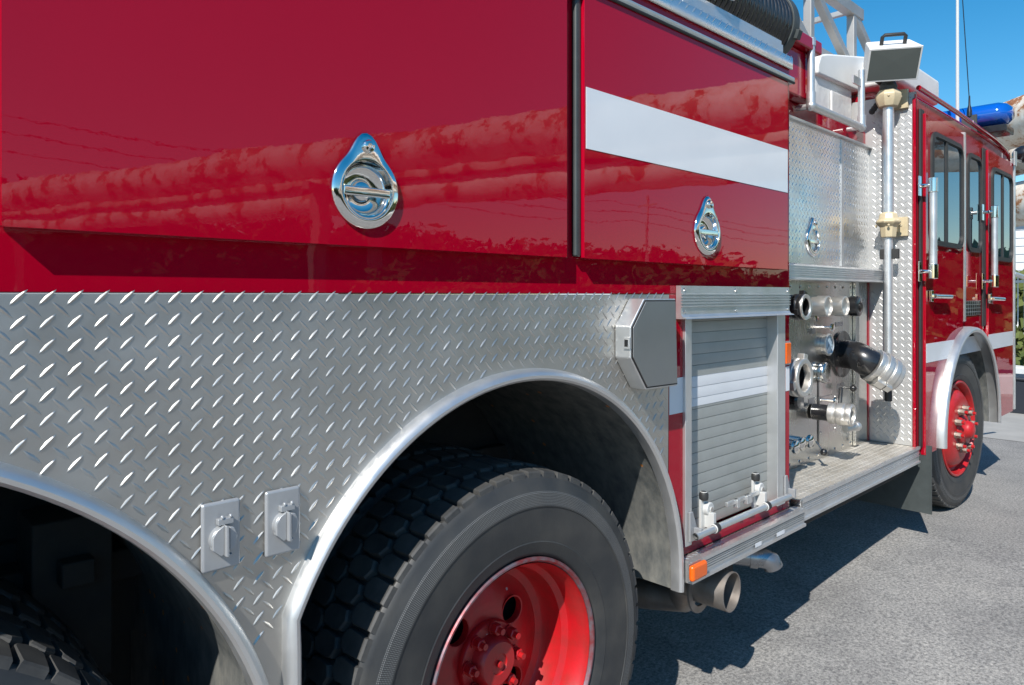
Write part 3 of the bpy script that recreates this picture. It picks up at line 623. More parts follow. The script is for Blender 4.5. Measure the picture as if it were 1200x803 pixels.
for px, py in ((957, 372), (980, 470), (976, 384)):
    q = at(px, py, 0.215); m = MB(); m.tube([(q.x, PY, q.z), (q.x, 0.225, q.z)], 0.007, 8); m.lathe([(0.018, 0), (0.021, 0.004), (0.021, 0.012), (0.001, 0.014)], (q.x, 0.225, q.z), (0,-1,0), 16, True); m.build('pull_knob', M['chrome'], pp, smooth=40)
# telescopic light mast on the end wall
mx = 4.62
pz0, pz1 = atx(1041, 470, mx), atx(1041, 104, mx); my = pz0.y
z_mid = atx(1041, 262, mx).z
m = MB(); m.tube([(mx, my, z_mid), (mx, my, pz1.z)], 0.031, 24); ms = m.build('light_mast', M['alu'], TR)
m = MB(); m.tube([(mx, my, atx(1041, 445, mx).z), (mx, my, z_mid)], 0.024, 20); m.build('lower_tube', M['lip'], ms)
m = MB(); m.tube([(mx, my, pz0.z), (mx, my, atx(1041, 440, mx).z)], 0.021, 20); m.build('mast_foot', M['rubber'], ms)
for zz, nm in ((z_mid, 0), (atx(1041, 112, mx).z, 1)):
    m = MB()
    m.lathe([(0.040, -0.085), (0.044, -0.08), (0.050, -0.02), (0.070, 0.0), (0.072, 0.012), (0.055, 0.03), (0.050, 0.055), (0.038, 0.066)] if nm == 0 else [(0.036, -0.075), (0.055, -0.07), (0.072, -0.03), (0.074, 0.0), (0.06, 0.02), (0.05, 0.03)], (mx, my, zz), (0,0,1), 8, True, True)
    m.box(mx + 0.0, 4.715, my - 0.035, my + 0.035, zz - 0.05, zz + 0.03); m.box(4.69, 4.7145, my - 0.085, my + 0.05, zz - 0.075, zz + 0.04)
    for a in range(4): m.mat(1).sphere((mx + 0.066*math.cos(R(90*a+200)), my + 0.066*math.sin(R(90*a+200)), zz - 0.015), 0.009, 8)
    m.mat(0); m.build('mast_clamp', [M['beige'], M['black']], ms, bevel=0.003)
m = MB(); zz = atx(1041, 290, mx).z; m.box(mx - 0.012, mx + 0.012, my - 0.06, my + 0.045, zz - 0.07, zz - 0.01); m.build('clamp_lever', M['rubber'], ms, bevel=0.004)
m = MB(); zt_ = pz1.z; m.lathe([(0.045, 0), (0.05, 0.02), (0.036, 0.05), (0.032, 0.075)], (mx, my, zt_ - 0.01), (0,0,1), 20, True, True); m.build('mast_knuckle', M['seal'], ms)
# floodlight head
fx = 4.50; T = lambda px, py, x=fx: atx(px, py, x)
f4 = [T(1022.5, 60), T(1076, 55), T(1071.5, 91), T(1019, 94)]
cF = sum(f4, Vector()) / 4
fu = ((f4[1] + f4[2]) - (f4[0] + f4[3])).normalized(); 
nrm = Vector((-0.80, -0.52, -0.64)).normalized(); fr = nrm.cross(Vector((0,0,1))).normalized(); fup = fr.cross(nrm).normalized()
if fr.y > 0: fr = -fr
def FL(a, b_, d_): return cF + fr*a + fup*b_ - nrm*d_
wq, hq = 0.142, 0.098
m = MB()
Fv = [FL(-wq*0.97, hq, 0), FL(wq, hq, 0), FL(wq*0.93, -hq, 0), FL(-wq, -hq, 0)]
Bv = [FL(-wq*0.86, hq*0.85, 0.19), FL(wq*0.86, hq*0.85, 0.19), FL(wq*0.86, -hq*0.55, 0.17), FL(-wq*0.86, -hq*0.55, 0.17)]
m.add(Fv + Bv, [(0,1,2,3), (7,6,5,4), (0,4,5,1), (1,5,6,2), (2,6,7,3), (3,7,4,0)]); fl = m.build('floodlight', M['white_paint'], TR, bevel=0.008)
m = MB(); m.obox(cF + nrm*0.006, fr, fup, nrm, wq*1.0, hq*1.0, 0.006); m.build('glass_rim', M['white_paint'], fl, bevel=0.003)
m = MB(); q4 = [cF + nrm*0.0125 + fr*a*wq*0.93 + fup*b_*hq*0.9 for a, b_ in ((-1,-1),(1,-1),(1,1),(-1,1))]; m.add(q4 + [cF + nrm*0.0145 + fup*0.02], [(0,1,4),(1,2,4),(2,3,4),(3,0,4)]); m.build('lamp_glass', M['lampglass'], fl, smooth=0.1)
m = MB(); hp = [FL(-0.062, hq*0.95, 0.07), FL(-0.062, hq*0.95 + 0.045, 0.07), FL(-0.05, hq*0.95 + 0.056, 0.07), FL(0.05, hq*0.95 + 0.056, 0.07), FL(0.062, hq*0.95 + 0.045, 0.07), FL(0.062, hq*0.95, 0.07)]
m.tube(hp, 0.011, 10); m.build('carry_handle', M['rubber'], fl)
m = MB(); m.tube([FL(-0.1, -hq*0.9, 0.12), (4.66, 0.13, 2.72), (4.69, 0.2, 2.66)], 0.014, 10)
for k in range(7): t = k/6; m.sphere(Vector((4.66, 0.16 + 0.012*k, 2.70 - 0.015*k)), 0.02, 8)
m.build('lamp_cable', M['rubber'], fl)
# ------------------------------------------------------------------ deck above the pump bay
m = MB(); m.box(PX0, 4.73, PY + 0.021, 2.3, 1.5, 2.50); m.build('pump_housing', M['red'], TR, bevel=0.004)
m = MB(); m.box(3.03, 3.80, 0.225, 0.44, 2.502, 2.745); m.box(3.03, 4.09, 0.45, 2.0, 2.502, 2.90); m.box(3.03, 3.815, 0.185, 0.46, 2.747, 2.815); m.build('deck_locker', M['red'], TR, bevel=0.008)
m = MB(); m.box(4.11, 4.715, 0.36, 1.9, 2.502, 2.83); m.build('padded_cover', M['pad'], TR, bevel=0.05, seg=4)
m = MB(); m.box(4.34, 4.50, 0.345, 0.358, 2.51, 2.70); m.build('cover_flap', M['pad'], TR, bevel=0.004)
m = MB(); m.prism([(4.12, 2.80), (4.16, 2.87), (4.26, 2.90), (5.2, 3.09), (5.2, 2.95), (4.75, 2.86), (4.75, 2.77), (4.12, 2.75)], 'y', 0.335, 1.9); m.build('white_lid', M['white_paint'], TR, bevel=0.015)
rA, rB = at(950.5, 118, 0.2), at(1009.5, 148, 0.2); rzb = 2.465
m = MB(); m.tube([(rA.x, 0.2, rzb), (rA.x, 0.2, 2.81)], 0.019, 16); m.tube([(rB.x, 0.2, rzb), (rB.x, 0.2, 2.80)], 0.019, 16)
m.tube([(rA.x, 0.2, rzb), (rB.x, 0.2, rzb)], 0.021, 16)
for x in (rA.x, rB.x): m.sphere((x, 0.2, rzb), 0.027, 14); m.lathe([(0.024, 0), (0.024, 0.06)], (x, 0.2, rzb + 0.01), (0,0,1), 16, True, True); m.cyl((x, 0.2, rzb), (x, 0.28, rzb - 0.0), 0.014)
m.lathe([(0.023, 0), (0.023, 0.04)], (rA.x, 0.2, 2.775), (0,0,1), 16, True, True)
m.box(rB.x - 0.13, rB.x, 0.195, 0.205, 2.70, 2.745); m.build('guard_rail', M['lip'], TR, smooth=40)
m = MB(); m.box(2.2, 2.98, 0.005, 0.035, 2.512, 2.555); m.box(2.2, 2.98, 0.012, 0.028, 2.556, 2.575); m.box(2.2, 3.05, 0.04, 0.36, 2.512, 2.53); m.build('hose_tray', M['alu'], TR, bevel=0.002)
m = MB(); c = at(850, 4, 0.0); m.tube([c + Vector((-0.08,0,0)), c + Vector((-0.05,-0.012,0.02)), c + Vector((0.02,-0.02,0.02)), c + Vector((0.03,-0.02,0.08)), c + Vector((-0.03,0.0,0.10))], 0.012, 10); m.build('tray_clamp', M['chrome'], TR)
# ------------------------------------------------------------------ cab
FW = (5.70, 0.555); FRAD = 0.70; CX1 = 7.09
def arch_cut(x0, x1, z0, z1, r):
    """outline of a side skin x0..x1, z0..z1 with the front wheel arch cut out"""
    pts = [(x0, z1), (x0, z0)]
    arcp = [p for p in ring(FW[0], FW[1], r, 180, 0, 60) if x0 < p[0] < x1 and p[1] > z0]
    if arcp:
        if arcp[0][0] - x0 > 0.03 and x0 < FW[0] - r: pts.append((FW[0] - r, z0))
        if x0 > FW[0] - r: pts.pop()
        pts += arcp
        if x1 > FW[0] + r: pts += [(FW[0] + r, z0), (x1, z0)]
    else: pts.append((x1, z0))
    pts.append((x1, z1)); return pts
m = MB(); m.prism(arch_cut(4.70, CX1, 0.52, 2.66, FRAD), 'y', 0.0, 0.02)
m.prism([(0.021, 1.30), (2.33, 1.30), (2.33, 2.62), (2.0, 2.74), (0.35, 2.74), (0.021, 2.69)], 'x', 4.745, CX1)
m.box(4.745, 4.98, 0.021, 2.33, 0.6, 1.299); m.box(6.45, CX1, 0.021, 2.33, 0.55, 1.299)
cb = m.build('cab', M['red_cab'], TR, bevel=0.006)
m = MB(); m.tube([(4.705, -0.015, 2.715), (5.5, -0.018, 2.705), (6.5, -0.018, 2.675), (6.85, -0.012, 2.655), (7.02, 0.0, 2.625), (7.08, 0.01, 2.58)], 0.015, 12); m.build('roof_gutter', M['red_cab'], cb)
m = MB(); m.box(4.700, 4.7155, 0.0, 0.006, 0.53, 2.68); m.build('rear_edge', M['red'], cb)
def rrect(x0, x1, z0, z1, r, n=6):
    pts = []
    for cx, cz, a in ((x1-r, z1-r, 0), (x0+r, z1-r, 90), (x0+r, z0+r, 180), (x1-r, z0+r, 270)):
        pts += [(cx + r*math.cos(R(a + 90*i/n)), cz + r*math.sin(R(a + 90*i/n))) for i in range(n+1)]
    return pts
def window(parent, x0, x1, z0, z1, y, dividers=(), r=0.09):
    m = MB(); o, i_ = rrect(x0, x1, z0, z1, r), rrect(x0 + 0.03, x1 - 0.03, z0 + 0.03, z1 - 0.03, r - 0.025); n = len(o)
    vs = []
    for q, yy in ((o, y + 0.002), (o, y - 0.012), (i_, y - 0.016), (i_, y + 0.004)): vs += [(a, yy, c) for a, c in q]
    m.add(vs, [(k*n + j, k*n + (j+1) % n, (k+1)*n + (j+1) % n, (k+1)*n + j) for k in range(3) for j in range(n)])
    for d_ in dividers: m.box(d_ - 0.022, d_ + 0.022, y - 0.010, y - 0.0025, z0 + 0.028, z1 - 0.028)
    w = m.build('window', M['rubber'], parent, smooth=40)
    m = MB(); g = rrect(x0 + 0.028, x1 - 0.028, z0 + 0.028, z1 - 0.028, r - 0.024); n = len(g)
    m.prism(g, 'y', y - 0.0035, y - 0.001); m.build('pane', M['glass'], w)
    return w
zw0, zw1 = 1.788, 2.488
# rear cab door
X = lambda px, y: at(px, 300, y).x
rd = MB(); rd.prism(arch_cut(X(1085, -0.03), X(1129.5, -0.03), 0.515, 2.575, FRAD), 'y', -0.03, -0.001); rd = rd.build('cab_door', M['red_cab'], TR, bevel=0.004)
window(rd, X(1090, -0.03), X(1127.5, -0.03), zw0, zw1, -0.03, dividers=(X(1108, -0.03),))
fd = MB(); fd.prism(arch_cut(X(1158.2, -0.03), X(1187, -0.03), 0.53, 2.56, FRAD), 'y', -0.03, -0.001); fd = fd.build('cab_door', M['red_cab'], TR, bevel=0.004)
window(fd, X(1161, -0.03), X(1185.5, -0.03), 1.745, 2.45, -0.03, dividers=(X(1174, -0.03),))
window(cb, X(1132.2, 0), X(1149.5, 0), zw0, zw1, 0.0)
m = MB(); m.box(X(1078.5, -0.012), X(1083, -0.012), -0.014, -0.0005, 0.56, 2.60); m.build('door_seal', M['rubber'], cb, bevel=0.005); m = MB(); m.box(X(1152, -0.012), X(1156.5, -0.012), -0.014, -0.0005, 1.25, 2.57); m.build('door_seal', M['rubber'], cb, bevel=0.005)
m = MB(); m.box(X(1130, -0.02), X(1131.7, -0.02), -0.022, -0.0005, 1.30, 2.60); m.build('hinge_strip', M['lip'], cb)
m = MB(); m.box(7.06, 7.10, -0.036, -0.001, 0.54, 2.60); m.build('front_corner_trim', M['alu'], cb, bevel=0.004)
# stripes on the cab
def cabstripe(parent, x0, x1, y, z0=1.072, z1=1.187):
    pts = [(x0, z1), (x0, z0)]
    lo = math.sqrt(max(0, 0.70**2 - (z0 - FW[1])**2)); hi = math.sqrt(max(0, 0.70**2 - (z1 - FW[1])**2))
    if x0 < FW[0] < x1 or (x0 < FW[0] - hi < x1): pts = [(x0, z1), (x0, z0), (FW[0] - lo, z0), (FW[0] - hi, z1)]
    elif x0 < FW[0] + lo: pts = [(FW[0] + hi, z1), (FW[0] + lo, z0), (x1, z0), (x1, z1)]
    else: pts += [(x1, z0), (x1, z1)]
    m = MB(); m.prism(pts, 'y', y - 0.0014, y - 0.0003); m.build('white_stripe', M['white'], parent)
cabstripe(rd, X(1085, -0.03) + 0.004, X(1129.5, -0.03), -0.03); cabstripe(cb, 4.702, X(1078, 0), 0.0); cabstripe(fd, X(1158.2, -0.03) + 0.003, X(1187, -0.03) - 0.003, -0.03)
# grab rails
def grab(px, y0, y1, post):
    y = -0.085; x = X(px, y); zt, zb = at(px, y0, y).z, at(px, y1, y).z
    m = MB(); m.tube([(x, y, zb), (x, y, zt)], 0.0215, 18); g = m.build('grab_rail', M['alu'], TR)
    for z in (zt - 0.04, zb + 0.04):
        m = MB(); m.lathe([(0.020, -0.045), (0.0265, -0.042), (0.0265, 0.042), (0.020, 0.045)], (x, y, z), (0,0,1), 18, True, True)
        m.tube([(x, y, z), (post, -0.06, z), (post, -0.012, z)], 0.013, 10); m.box(post - 0.02, post + 0.02, -0.022, -0.0145, z - 0.06, z + 0.06)
        m.build('bracket', M['chrome'], g, bevel=0.002)
grab(1093.5, 209, 326, X(1080.5, -0.03)); grab(1165.5, 242, 336, X(1154, -0.03))
def lever(px, py, parent):
    p = at(px, py, -0.04); m = MB(); m.box(p.x - 0.05, p.x - 0.01, -0.05, -0.0315, p.z - 0.035, p.z + 0.035); m.tube([(p.x - 0.03, -0.06, p.z), (p.x + 0.30, -0.062, p.z - 0.005)], 0.014, 12); m.build('door_handle', M['chrome'], parent, bevel=0.003)
lever(1093, 347, rd); lever(1161, 350, fd)
# vent
vx0, vx1 = X(1131.8, -0.004), X(1149.5, -0.004); z0, z1 = 1.335, 1.44
m = MB(); m.box(vx0, vx1, -0.004, -0.0005, z0, z1)
m.mat(1)
for i in range(7):
    for j in range(4):
        x = vx0 + (vx1 - vx0)*(i + 0.5)/7; z = z0 + (z1 - z0)*(j + 0.5)/4; m.box(x - 0.021, x + 0.021, -0.0055, -0.0042, z - 0.0105, z + 0.0105)
m.build('vent_grille', [M['alu'], M['black']], cb)
# front fender, liner
n = 60; a0, a1 = -3, 182
path = ring(FW[0], FW[1], FRAD, a0, a1, n); nor = [(math.cos(R(a0+(a1-a0)*i/n)), math.sin(R(a0+(a1-a0)*i/n))) for i in range(n+1)]
m = MB(); m.sweep([(0.008, -0.001), (0.010, -0.035), (0.005, -0.068), (-0.006, -0.082), (-0.018, -0.084), (-0.028, -0.076), (-0.028, -0.066), (-0.022, -0.070), (-0.012, -0.066), (-0.006, -0.05), (-0.004, 0.0)], path, nor); m.build('front_fender', M['lip'], TR, smooth=50)
m = MB(); m.sweep([(-0.012, 0.001), (-0.012, 0.75), (0.0, 0.75), (0.0, 0.001)], path, nor)
m.box(FW[0] - FRAD, FW[0] + FRAD, 0.755, 0.8, 0.5, 1.25); m.build('mudguard_liner', M['liner'], TR)
m = MB(); m.box(4.79, 4.80, -0.06, 0.7, 0.165, 0.575); m.build('mud_flap', M['seal'], TR)
# roof gear
m = MB(); m.box(4.80, 5.62, 0.12, 1.7, 2.80, 2.98); m.box(4.9, 5.5, 0.3, 1.5, 2.735, 2.80); m.build('roof_unit', M['white_paint'], TR, bevel=0.03, seg=3)
lc = atx(1184, 133, 6.6)
m = MB()
pr = [(0.001, -0.17), (0.05, -0.165), (0.085, -0.13), (0.10, -0.08), (0.10, 1.9), (0.085, 1.95), (0.001, 1.98)]
m.lathe(pr, (6.6, lc.y + 0.15, lc.z), (0,1,0), 32)
for i in range(len(m.v)):
    x, y, z = m.v[i]; m.v[i] = (6.6 + (x - 6.6)*1.35, y, lc.z + (z - lc.z)*0.95)
lbr = m.build('light_bar', M['blue'], TR, smooth=50)
m = MB(); m.box(6.48, 6.72, lc.y + 0.0, 2.0, lc.z - 0.15, lc.z - 0.096); m.build('light_bar_base', M['black'], lbr, bevel=0.005)
for yy in (0.35, 1.7):
    m = MB(); m.box(6.5, 6.7, yy, yy + 0.06, 2.72, lc.z - 0.15); m.build('light_bar_foot', M['black'], lbr)
p = atx(1122, 128, 6.1); m = MB(); m.tube([p + Vector((0,0,-0.25)), p, p + Vector((0,0,1.6))], [0.014, 0.012, 0.008], 10); an = m.build('whip_antenna', M['plastic_w'], TR)
p = atx(1136, 134, 6.3); m = MB(); m.lathe([(0.02, 0), (0.018, 0.05), (0.008, 0.09), (0.006, 0.16)], p - Vector((0,0,0.02)), (0,0,1), 12, True, True); q = atx(1128, 0, 6.3); m.tube([p + Vector((0,0,0.1)), q], 0.0035, 6)
m.build('wire_antenna', M['black'], TR)
m = MB(); m.box(p.x - 0.01, p.x + 0.01, p.y - 0.05, p.y + 0.05, 2.70, p.z - 0.01); m.build('antenna_bracket', M['seal'], TR)
# mirror
p = atx(1200, 181, 7.5); m = MB(); m.sphere(p, 0.10, 20, (0.6, 0.9, 0.75)); mi = m.build('mirror', M['black'], TR)
m = MB(); q = atx(1178, 187, 7.05); m.tube([(7.05, 0.0, q.z), p + Vector((0, 0.02, -0.06))], 0.012, 10); m.box(7.02, 7.10, -0.045, -0.037, q.z - 0.06, q.z + 0.06); m.build('mirror_arm', M['alu'], mi); m = MB(); m.tube([(7.09, -0.02, 1.66), (7.5, -0.1, 1.60)], 0.02, 10); m.build('lower_arm', M['alu'], TR)
# ------------------------------------------------------------------ wheels
def tyre_mesh(r0, wd, bead, nblk, blocks=True):
    """tyre with its axle on local Y, outer sidewall towards -Y at y = 0"""
    m = MB(); ro = r0 - 0.019
    pr = [(bead, 0.028), (bead + 0.008, 0.012), (bead + 0.020, 0.004), (bead + 0.045, -0.002), (bead + 0.048, -0.0035), (bead + 0.051, -0.002), (bead + 0.09, -0.008), (ro - 0.085, -0.010), (ro - 0.083, -0.0125), (ro - 0.045, -0.0085), (ro - 0.040, -0.0045), (ro - 0.018, 0.003), (ro - 0.004, 0.012), (ro + 0.002, 0.02)]
    pr2 = pr + [(ro, 0.03), (ro + 0.002, wd/2), (ro, wd - 0.03), (ro - 0.004, wd - 0.012), (ro - 0.045, wd + 0.008), (bead + 0.05, wd), (bead, wd - 0.03)]
    m.lathe(pr2, (0,0,0), (0,1,0), 96)
    if blocks:
        rows = 3; w = (wd - 0.016) / rows
        for k in range(rows):
            for i in range(nblk):
                a = 2*math.pi*(i + (0.5 if k % 2 else 0)) / nblk; yc = 0.010 + w*(k + 0.5); pa = 2*math.pi/nblk
                m.mat(1 if k else 1)
                sh_ = 0.05*w
                if k in (0, 2): ol = [(-0.5,-0.40),(0.25,-0.46),(0.45,-0.30),(0.52,0.05),(0.42,0.36),(0.25,0.46),(-0.5,0.40)]
                else: ol = [(-0.56,-0.05),(-0.42,-0.42),(0.1,-0.47),(0.42,-0.36),(0.56,0.05),(0.42,0.42),(-0.1,0.47),(-0.42,0.36)]
                if k == 2: ol = [(-p_, q_) for p_, q_ in ol][::-1]
                nn = len(ol); vs = []
                for sc_, rr in ((1.04, ro - 0.008), (0.97, r0 - 0.004), (0.87, r0)):
                    for p_, q_ in ol:
                        aa = a + q_*pa*sc_; crown = 0.004*(k - 1)**2 + (0.003 if (k == 0 and p_ < -0.3) or (k == 2 and p_ > 0.3) else 0)
                        vs.append(((rr - crown)*math.cos(aa), yc + p_*w*0.97*sc_ , (rr - crown)*math.sin(aa)))
                m.add(vs, [(q*nn + j, q*nn + (j+1) % nn, (q+1)*nn + (j+1) % nn, (q+1)*nn + j) for q in range(2) for j in range(nn)] + [tuple(2*nn + j for j in range(nn))])
    return m
def rear_wheel(x, z, detail=True):
    Y0 = 0.012; w = empty('wheel', (x, Y0, z), TR)
    def put(mb, name, mats, par, **k):
        mb.v = [(a + x, c + Y0, d + z) for a, c, d in mb.v]; return mb.build(name, mats, par, loc=(x, Y0, z) if par is w else None, **k)
    t = put(tyre_mesh(0.568, 0.30, 0.317, 56), 'tyre', [M['sidewall'], M['block']], w, smooth=32)
    m = MB(); m.lathe([(0.321, 0.016), (0.321, 0.007), (0.318, 0.003), (0.313, 0.003), (0.309, 0.008), (0.303, 0.02)], (0,0,0), (0,1,0), 72); put(m, 'rim_edge', M['bead'], w)
    m = MB(); m.lathe([(0.304, 0.012), (0.300, 0.03), (0.291, 0.045), (0.288, 0.085), (0.272, 0.10), (0.268, 0.155), (0.258, 0.172), (0.235, 0.180)], (0,0,0), (0,1,0), 72)
    # dished disc with hand holes
    n = 80; rs = [0.235, 0.215, 0.195, 0.175, 0.155, 0.13, 0.10, 0.001]; ys = [0.180, 0.176, 0.168, 0.160, 0.154, 0.150, 0.150, 0.150]
    put(m, 'rim', M['rim_red'], w)
    holes = [(0.150*math.cos(R(h)), 0.150*math.sin(R(h))) for h in (45, 135, 225, 315)]
    d = MB(); NR = 40; NA = 200; rr = [0.236 - 0.236*i/NR for i in range(NR)] + [0.001]
    def yy(r):
        import bisect
        for i in range(len(rs) - 1):
            if rs[i] >= r >= rs[i+1]: t_ = (rs[i] - r)/(rs[i] - rs[i+1]); return ys[i] + (ys[i+1] - ys[i])*t_
        return ys[0]
    vs = [(r*math.cos(2*math.pi*k/NA), yy(r), r*math.sin(2*math.pi*k/NA)) for r in rr for k in range(NA)]
    fs = []
    for i in range(NR):
        for k in range(NA):
            rm = (rr[i] + rr[i+1])/2; am = 2*math.pi*(k + 0.5)/NA; px, pz = rm*math.cos(am), rm*math.sin(am)
            if any(math.hypot(px - h[0], pz - h[1]) < 0.040 for h in holes): continue
            fs.append((i*NA + k, i*NA + (k+1) % NA, (i+1)*NA + (k+1) % NA, (i+1)*NA + k))
    d.add(vs, fs)
    for h in holes: d.lathe([(0.043, -0.003), (0.039, -0.002), (0.038, 0.02)], (h[0], yy(0.150), h[1]), (0,1,0), 32)
    put(d, 'wheel_disc', M['rim_red'], w, smooth=50)
    m = MB(); m.lathe([(0.110, 0.152), (0.110, 0.138), (0.105, 0.132), (0.078, 0.130), (0.073, 0.118), (0.068, 0.102), (0.060, 0.094), (0.03, 0.092), (0.028, 0.096), (0.001, 0.096)], (0,0,0), (0,1,0), 56)
    m.lathe([(0.010, 0), (0.009, 0.006), (0.001, 0.007)], (0, 0.092, 0), (0,-1,0), 12); put(m, 'hub', M['rim_red'], w, smooth=40)
    for k in range(8):
        a = R(45*k - 5); m = MB(); c = (0.092*math.cos(a), 0.131, 0.092*math.sin(a)); m.lathe([(0.019, 0), (0.019, 0.006)], c, (0,-1,0), 20, True, True); m.lathe([(0.0165, 0.006), (0.0165, 0.028), (0.014, 0.030)], c, (0,-1,0), 6, True, True); m.lathe([(0.009, 0.03), (0.009, 0.045)], c, (0,-1,0), 12, True, True)
        put(m, 'lug_nut', M['rim_red'], w)
    # inner twin tyre
    m = tyre_mesh(0.568, 0.30, 0.317, 56); m.v = [(a, c + 0.315, d) for a, c, d in m.v]; put(m, 'inner_tyre', [M['sidewall'], M['block']], w, smooth=32)
    m = MB(); m.lathe([(0.31, 0.33), (0.27, 0.25), (0.22, 0.24), (0.001, 0.24)], (0,0,0), (0,1,0), 40); put(m, 'brake_drum', M['dark'], w)
    return w
rw = rear_wheel(1.405, 0.420)
c2 = copy_tree(rw); c2.location.x -= 1.465; c2.location.z -= 0.02; c2.rotation_euler.y = R(3.2); WL[c2] = WL[rw] + Vector((-1.465, 0, -0.02))
# front wheel, slightly steered
def front_wheel(x, z):
    w = empty('wheel', (x, 0.02, z), TR); w['label'] = 'front wheel with red convex hub and worn nuts'
    def put(mb, name, mats, **k):
        o = mb.build(name, mats, None, loc=(0,0,0), **k); o.parent = w; o.location = (0, 0, 0); return o
    put(tyre_mesh(0.553, 0.29, 0.325, 56), 'tyre', [M['sidewall'], M['block']], smooth=32)
    m = MB(); m.lathe([(0.332, 0.018), (0.332, 0.004), (0.325, -0.001), (0.316, 0.002), (0.311, 0.012), (0.300, 0.05), (0.285, 0.058), (0.262, 0.02), (0.235, 0.0), (0.20, -0.012), (0.165, -0.016), (0.10, -0.016), (0.001, -0.014)], (0,0,0), (0,1,0), 72)
    put(m, 'rim', M['rim_red'], smooth=40)
    m = MB(); m.lathe([(0.105, -0.016), (0.10, -0.030), (0.085, -0.036), (0.064, -0.044), (0.058, -0.066), (0.048, -0.082), (0.027, -0.090), (0.001, -0.092)], (0,0,0), (0,1,0), 48); put(m, 'hub', M['rim_red'], smooth=60)
    for k in range(10):
        a = R(36*k + 10); c = (0.142*math.cos(a), -0.016, 0.142*math.sin(a)); m = MB(); m.lathe([(0.024, 0), (0.023, 0.008)], c, (0,-1,0), 20, True, True); m.lathe([(0.021, 0.008), (0.021, 0.034), (0.018, 0.037)], c, (0,-1,0), 6, True, True); m.mat(1).lathe([(0.011, 0.037), (0.011, 0.055)], c, (0,-1,0), 12, True, True)
        put(m, 'lug_nut', [M['rustnut'], M['rim_red']])
    w.rotation_euler.z = R(-3.0)
front_wheel(5.70, 0.553)
# outlets on the flank
def outlet(x0, z0, x1, z1):
    cx, cz = (x0 + x1)/2, (z0 + z1)/2; o = MB(); o.box(x0, x1, -0.0165, -0.0045, z0, z1); o = o.build('outlet', M['socket'], TR, bevel=0.006)
    m = MB(); m.lathe([(0.026, 0.0), (0.026, 0.012), (0.022, 0.015), (0.001, 0.015)], (cx, -0.0165, cz - 0.004), (0,-1,0), 28)
    # two half flap covers
    m.prism([(cx - 0.0235, cz - 0.02), (cx - 0.008, cz - 0.034), (cx - 0.002, cz - 0.032), (cx - 0.002, cz + 0.024), (cx - 0.016, cz + 0.016), (cx - 0.0235, cz + 0.004)], 'y', -0.034, -0.018)
    m.prism([(cx - 0.002, cz - 0.034), (cx + 0.004, cz - 0.036), (cx + 0.004, cz + 0.022), (cx - 0.002, cz + 0.026)], 'y', -0.044, -0.018)
    m.prism([(cx + 0.007, cz - 0.026), (cx + 0.018, cz - 0.020), (cx + 0.023, cz + 0.0), (cx + 0.016, cz + 0.018), (cx + 0.007, cz + 0.020)], 'y', -0.037, -0.018)
    m.box(cx - 0.012, cx + 0.018, -0.030, -0.0165, cz + 0.024, cz + 0.036); m.prism([(cx - 0.003, cz - 0.034), (cx + 0.016, cz - 0.034), (cx + 0.008, cz - 0.042)], 'y', -0.030, -0.017)
    for dx in (-0.006, 0.010): m.cyl((cx + dx, -0.027, cz + 0.038), (cx + dx + 0.005, -0.027, cz + 0.038), 0.0045, seg=12)
    m.build('outlet_cover', M['socket'], o, bevel=0.0015)
p, q = at(236, 592, -0.014), at(282, 662, -0.014); outlet(p.x, q.z, q.x, p.z)
p, q = at(311, 577, -0.014), at(352, 644, -0.014); outlet(p.x, q.z, q.x, p.z)

# ------------------------------------------------------------------ things on the truck's roof
LD = empty('ladder', (2.4, 0.8, 2.95)); tag(LD, 'aluminium truss ladder lying along the truck roof', 'ladder')
zt, zb = 3.415, 3.0; xs_ = [5.05 - 0.675*i for i in range(8)]
for Y in (0.5, 1.15):
    m = MB(); m.bar((xs_[-1] - 0.3, Y, zt), (5.19, Y, zt), 0.06, 0.075); m.build('top_rail', M['ladder'], LD, bevel=0.003)
    m = MB(); m.bar((xs_[-1] - 0.3, Y, zb), (5.75, Y, zb), 0.05, 0.06); m.build('bottom_rail', M['ladder'], LD, bevel=0.003)
    for x in xs_:
        m = MB(); m.bar((x, Y, zb + 0.03), (x, Y, zt - 0.03), 0.05); m.build('upright', M['ladder'], LD, bevel=0.003)
    for x in [5.05] + xs_[1:]:
        m = MB(); m.bar((x + 0.03, Y, zt - 0.02), (x + 0.64, Y, zb + 0.02), 0.046, 0.055); m.build('brace', M['ladder'], LD, bevel=0.003)
for x in xs_:
    m = MB(); m.tube([(x, 0.51, zb), (x, 1.14, zb)], 0.022, 12); m.build('rung', M['ladder'], LD)
    m = MB(); m.bar((x, 0.53, zt), (x, 1.12, zt), 0.035); m.build('cross_bar', M['ladder'], LD, bevel=0.003)
hz_ = 2.70; hy = 0.175
HS = empty('suction_hose', (2.2, hy, 2.53)); tag(HS, 'thick black corrugated suction hose with a ringed end lying in the roof tray', 'hose')
pr = []; x = 0.0; i = 0
while x < 2.0: pr += [(0.148, x), (0.148, x + 0.006), (0.160, x + 0.010), (0.162, x + 0.018), (0.160, x + 0.026)]; x += 0.034
m = MB(); m.lathe(pr, (1.10, hy, hz_), (1,0,0), 40, True, True); m.build('hose', M['black'], HS, smooth=60)
m = MB(); m.lathe([(0.10, -0.02), (0.168, -0.018), (0.17, 0.0), (0.17, 0.035), (0.162, 0.045), (0.13, 0.05), (0.125, 0.02), (0.001, 0.02)], (3.11, hy, hz_), (1,0,0), 40)
for a in (200, 320, 80): m.obox((3.135, hy + 0.172*math.cos(R(a)), hz_ + 0.172*math.sin(R(a))), (1,0,0), (0, math.cos(R(a)), math.sin(R(a))), (0, -math.sin(R(a)), math.cos(R(a))), 0.018, 0.012, 0.02)
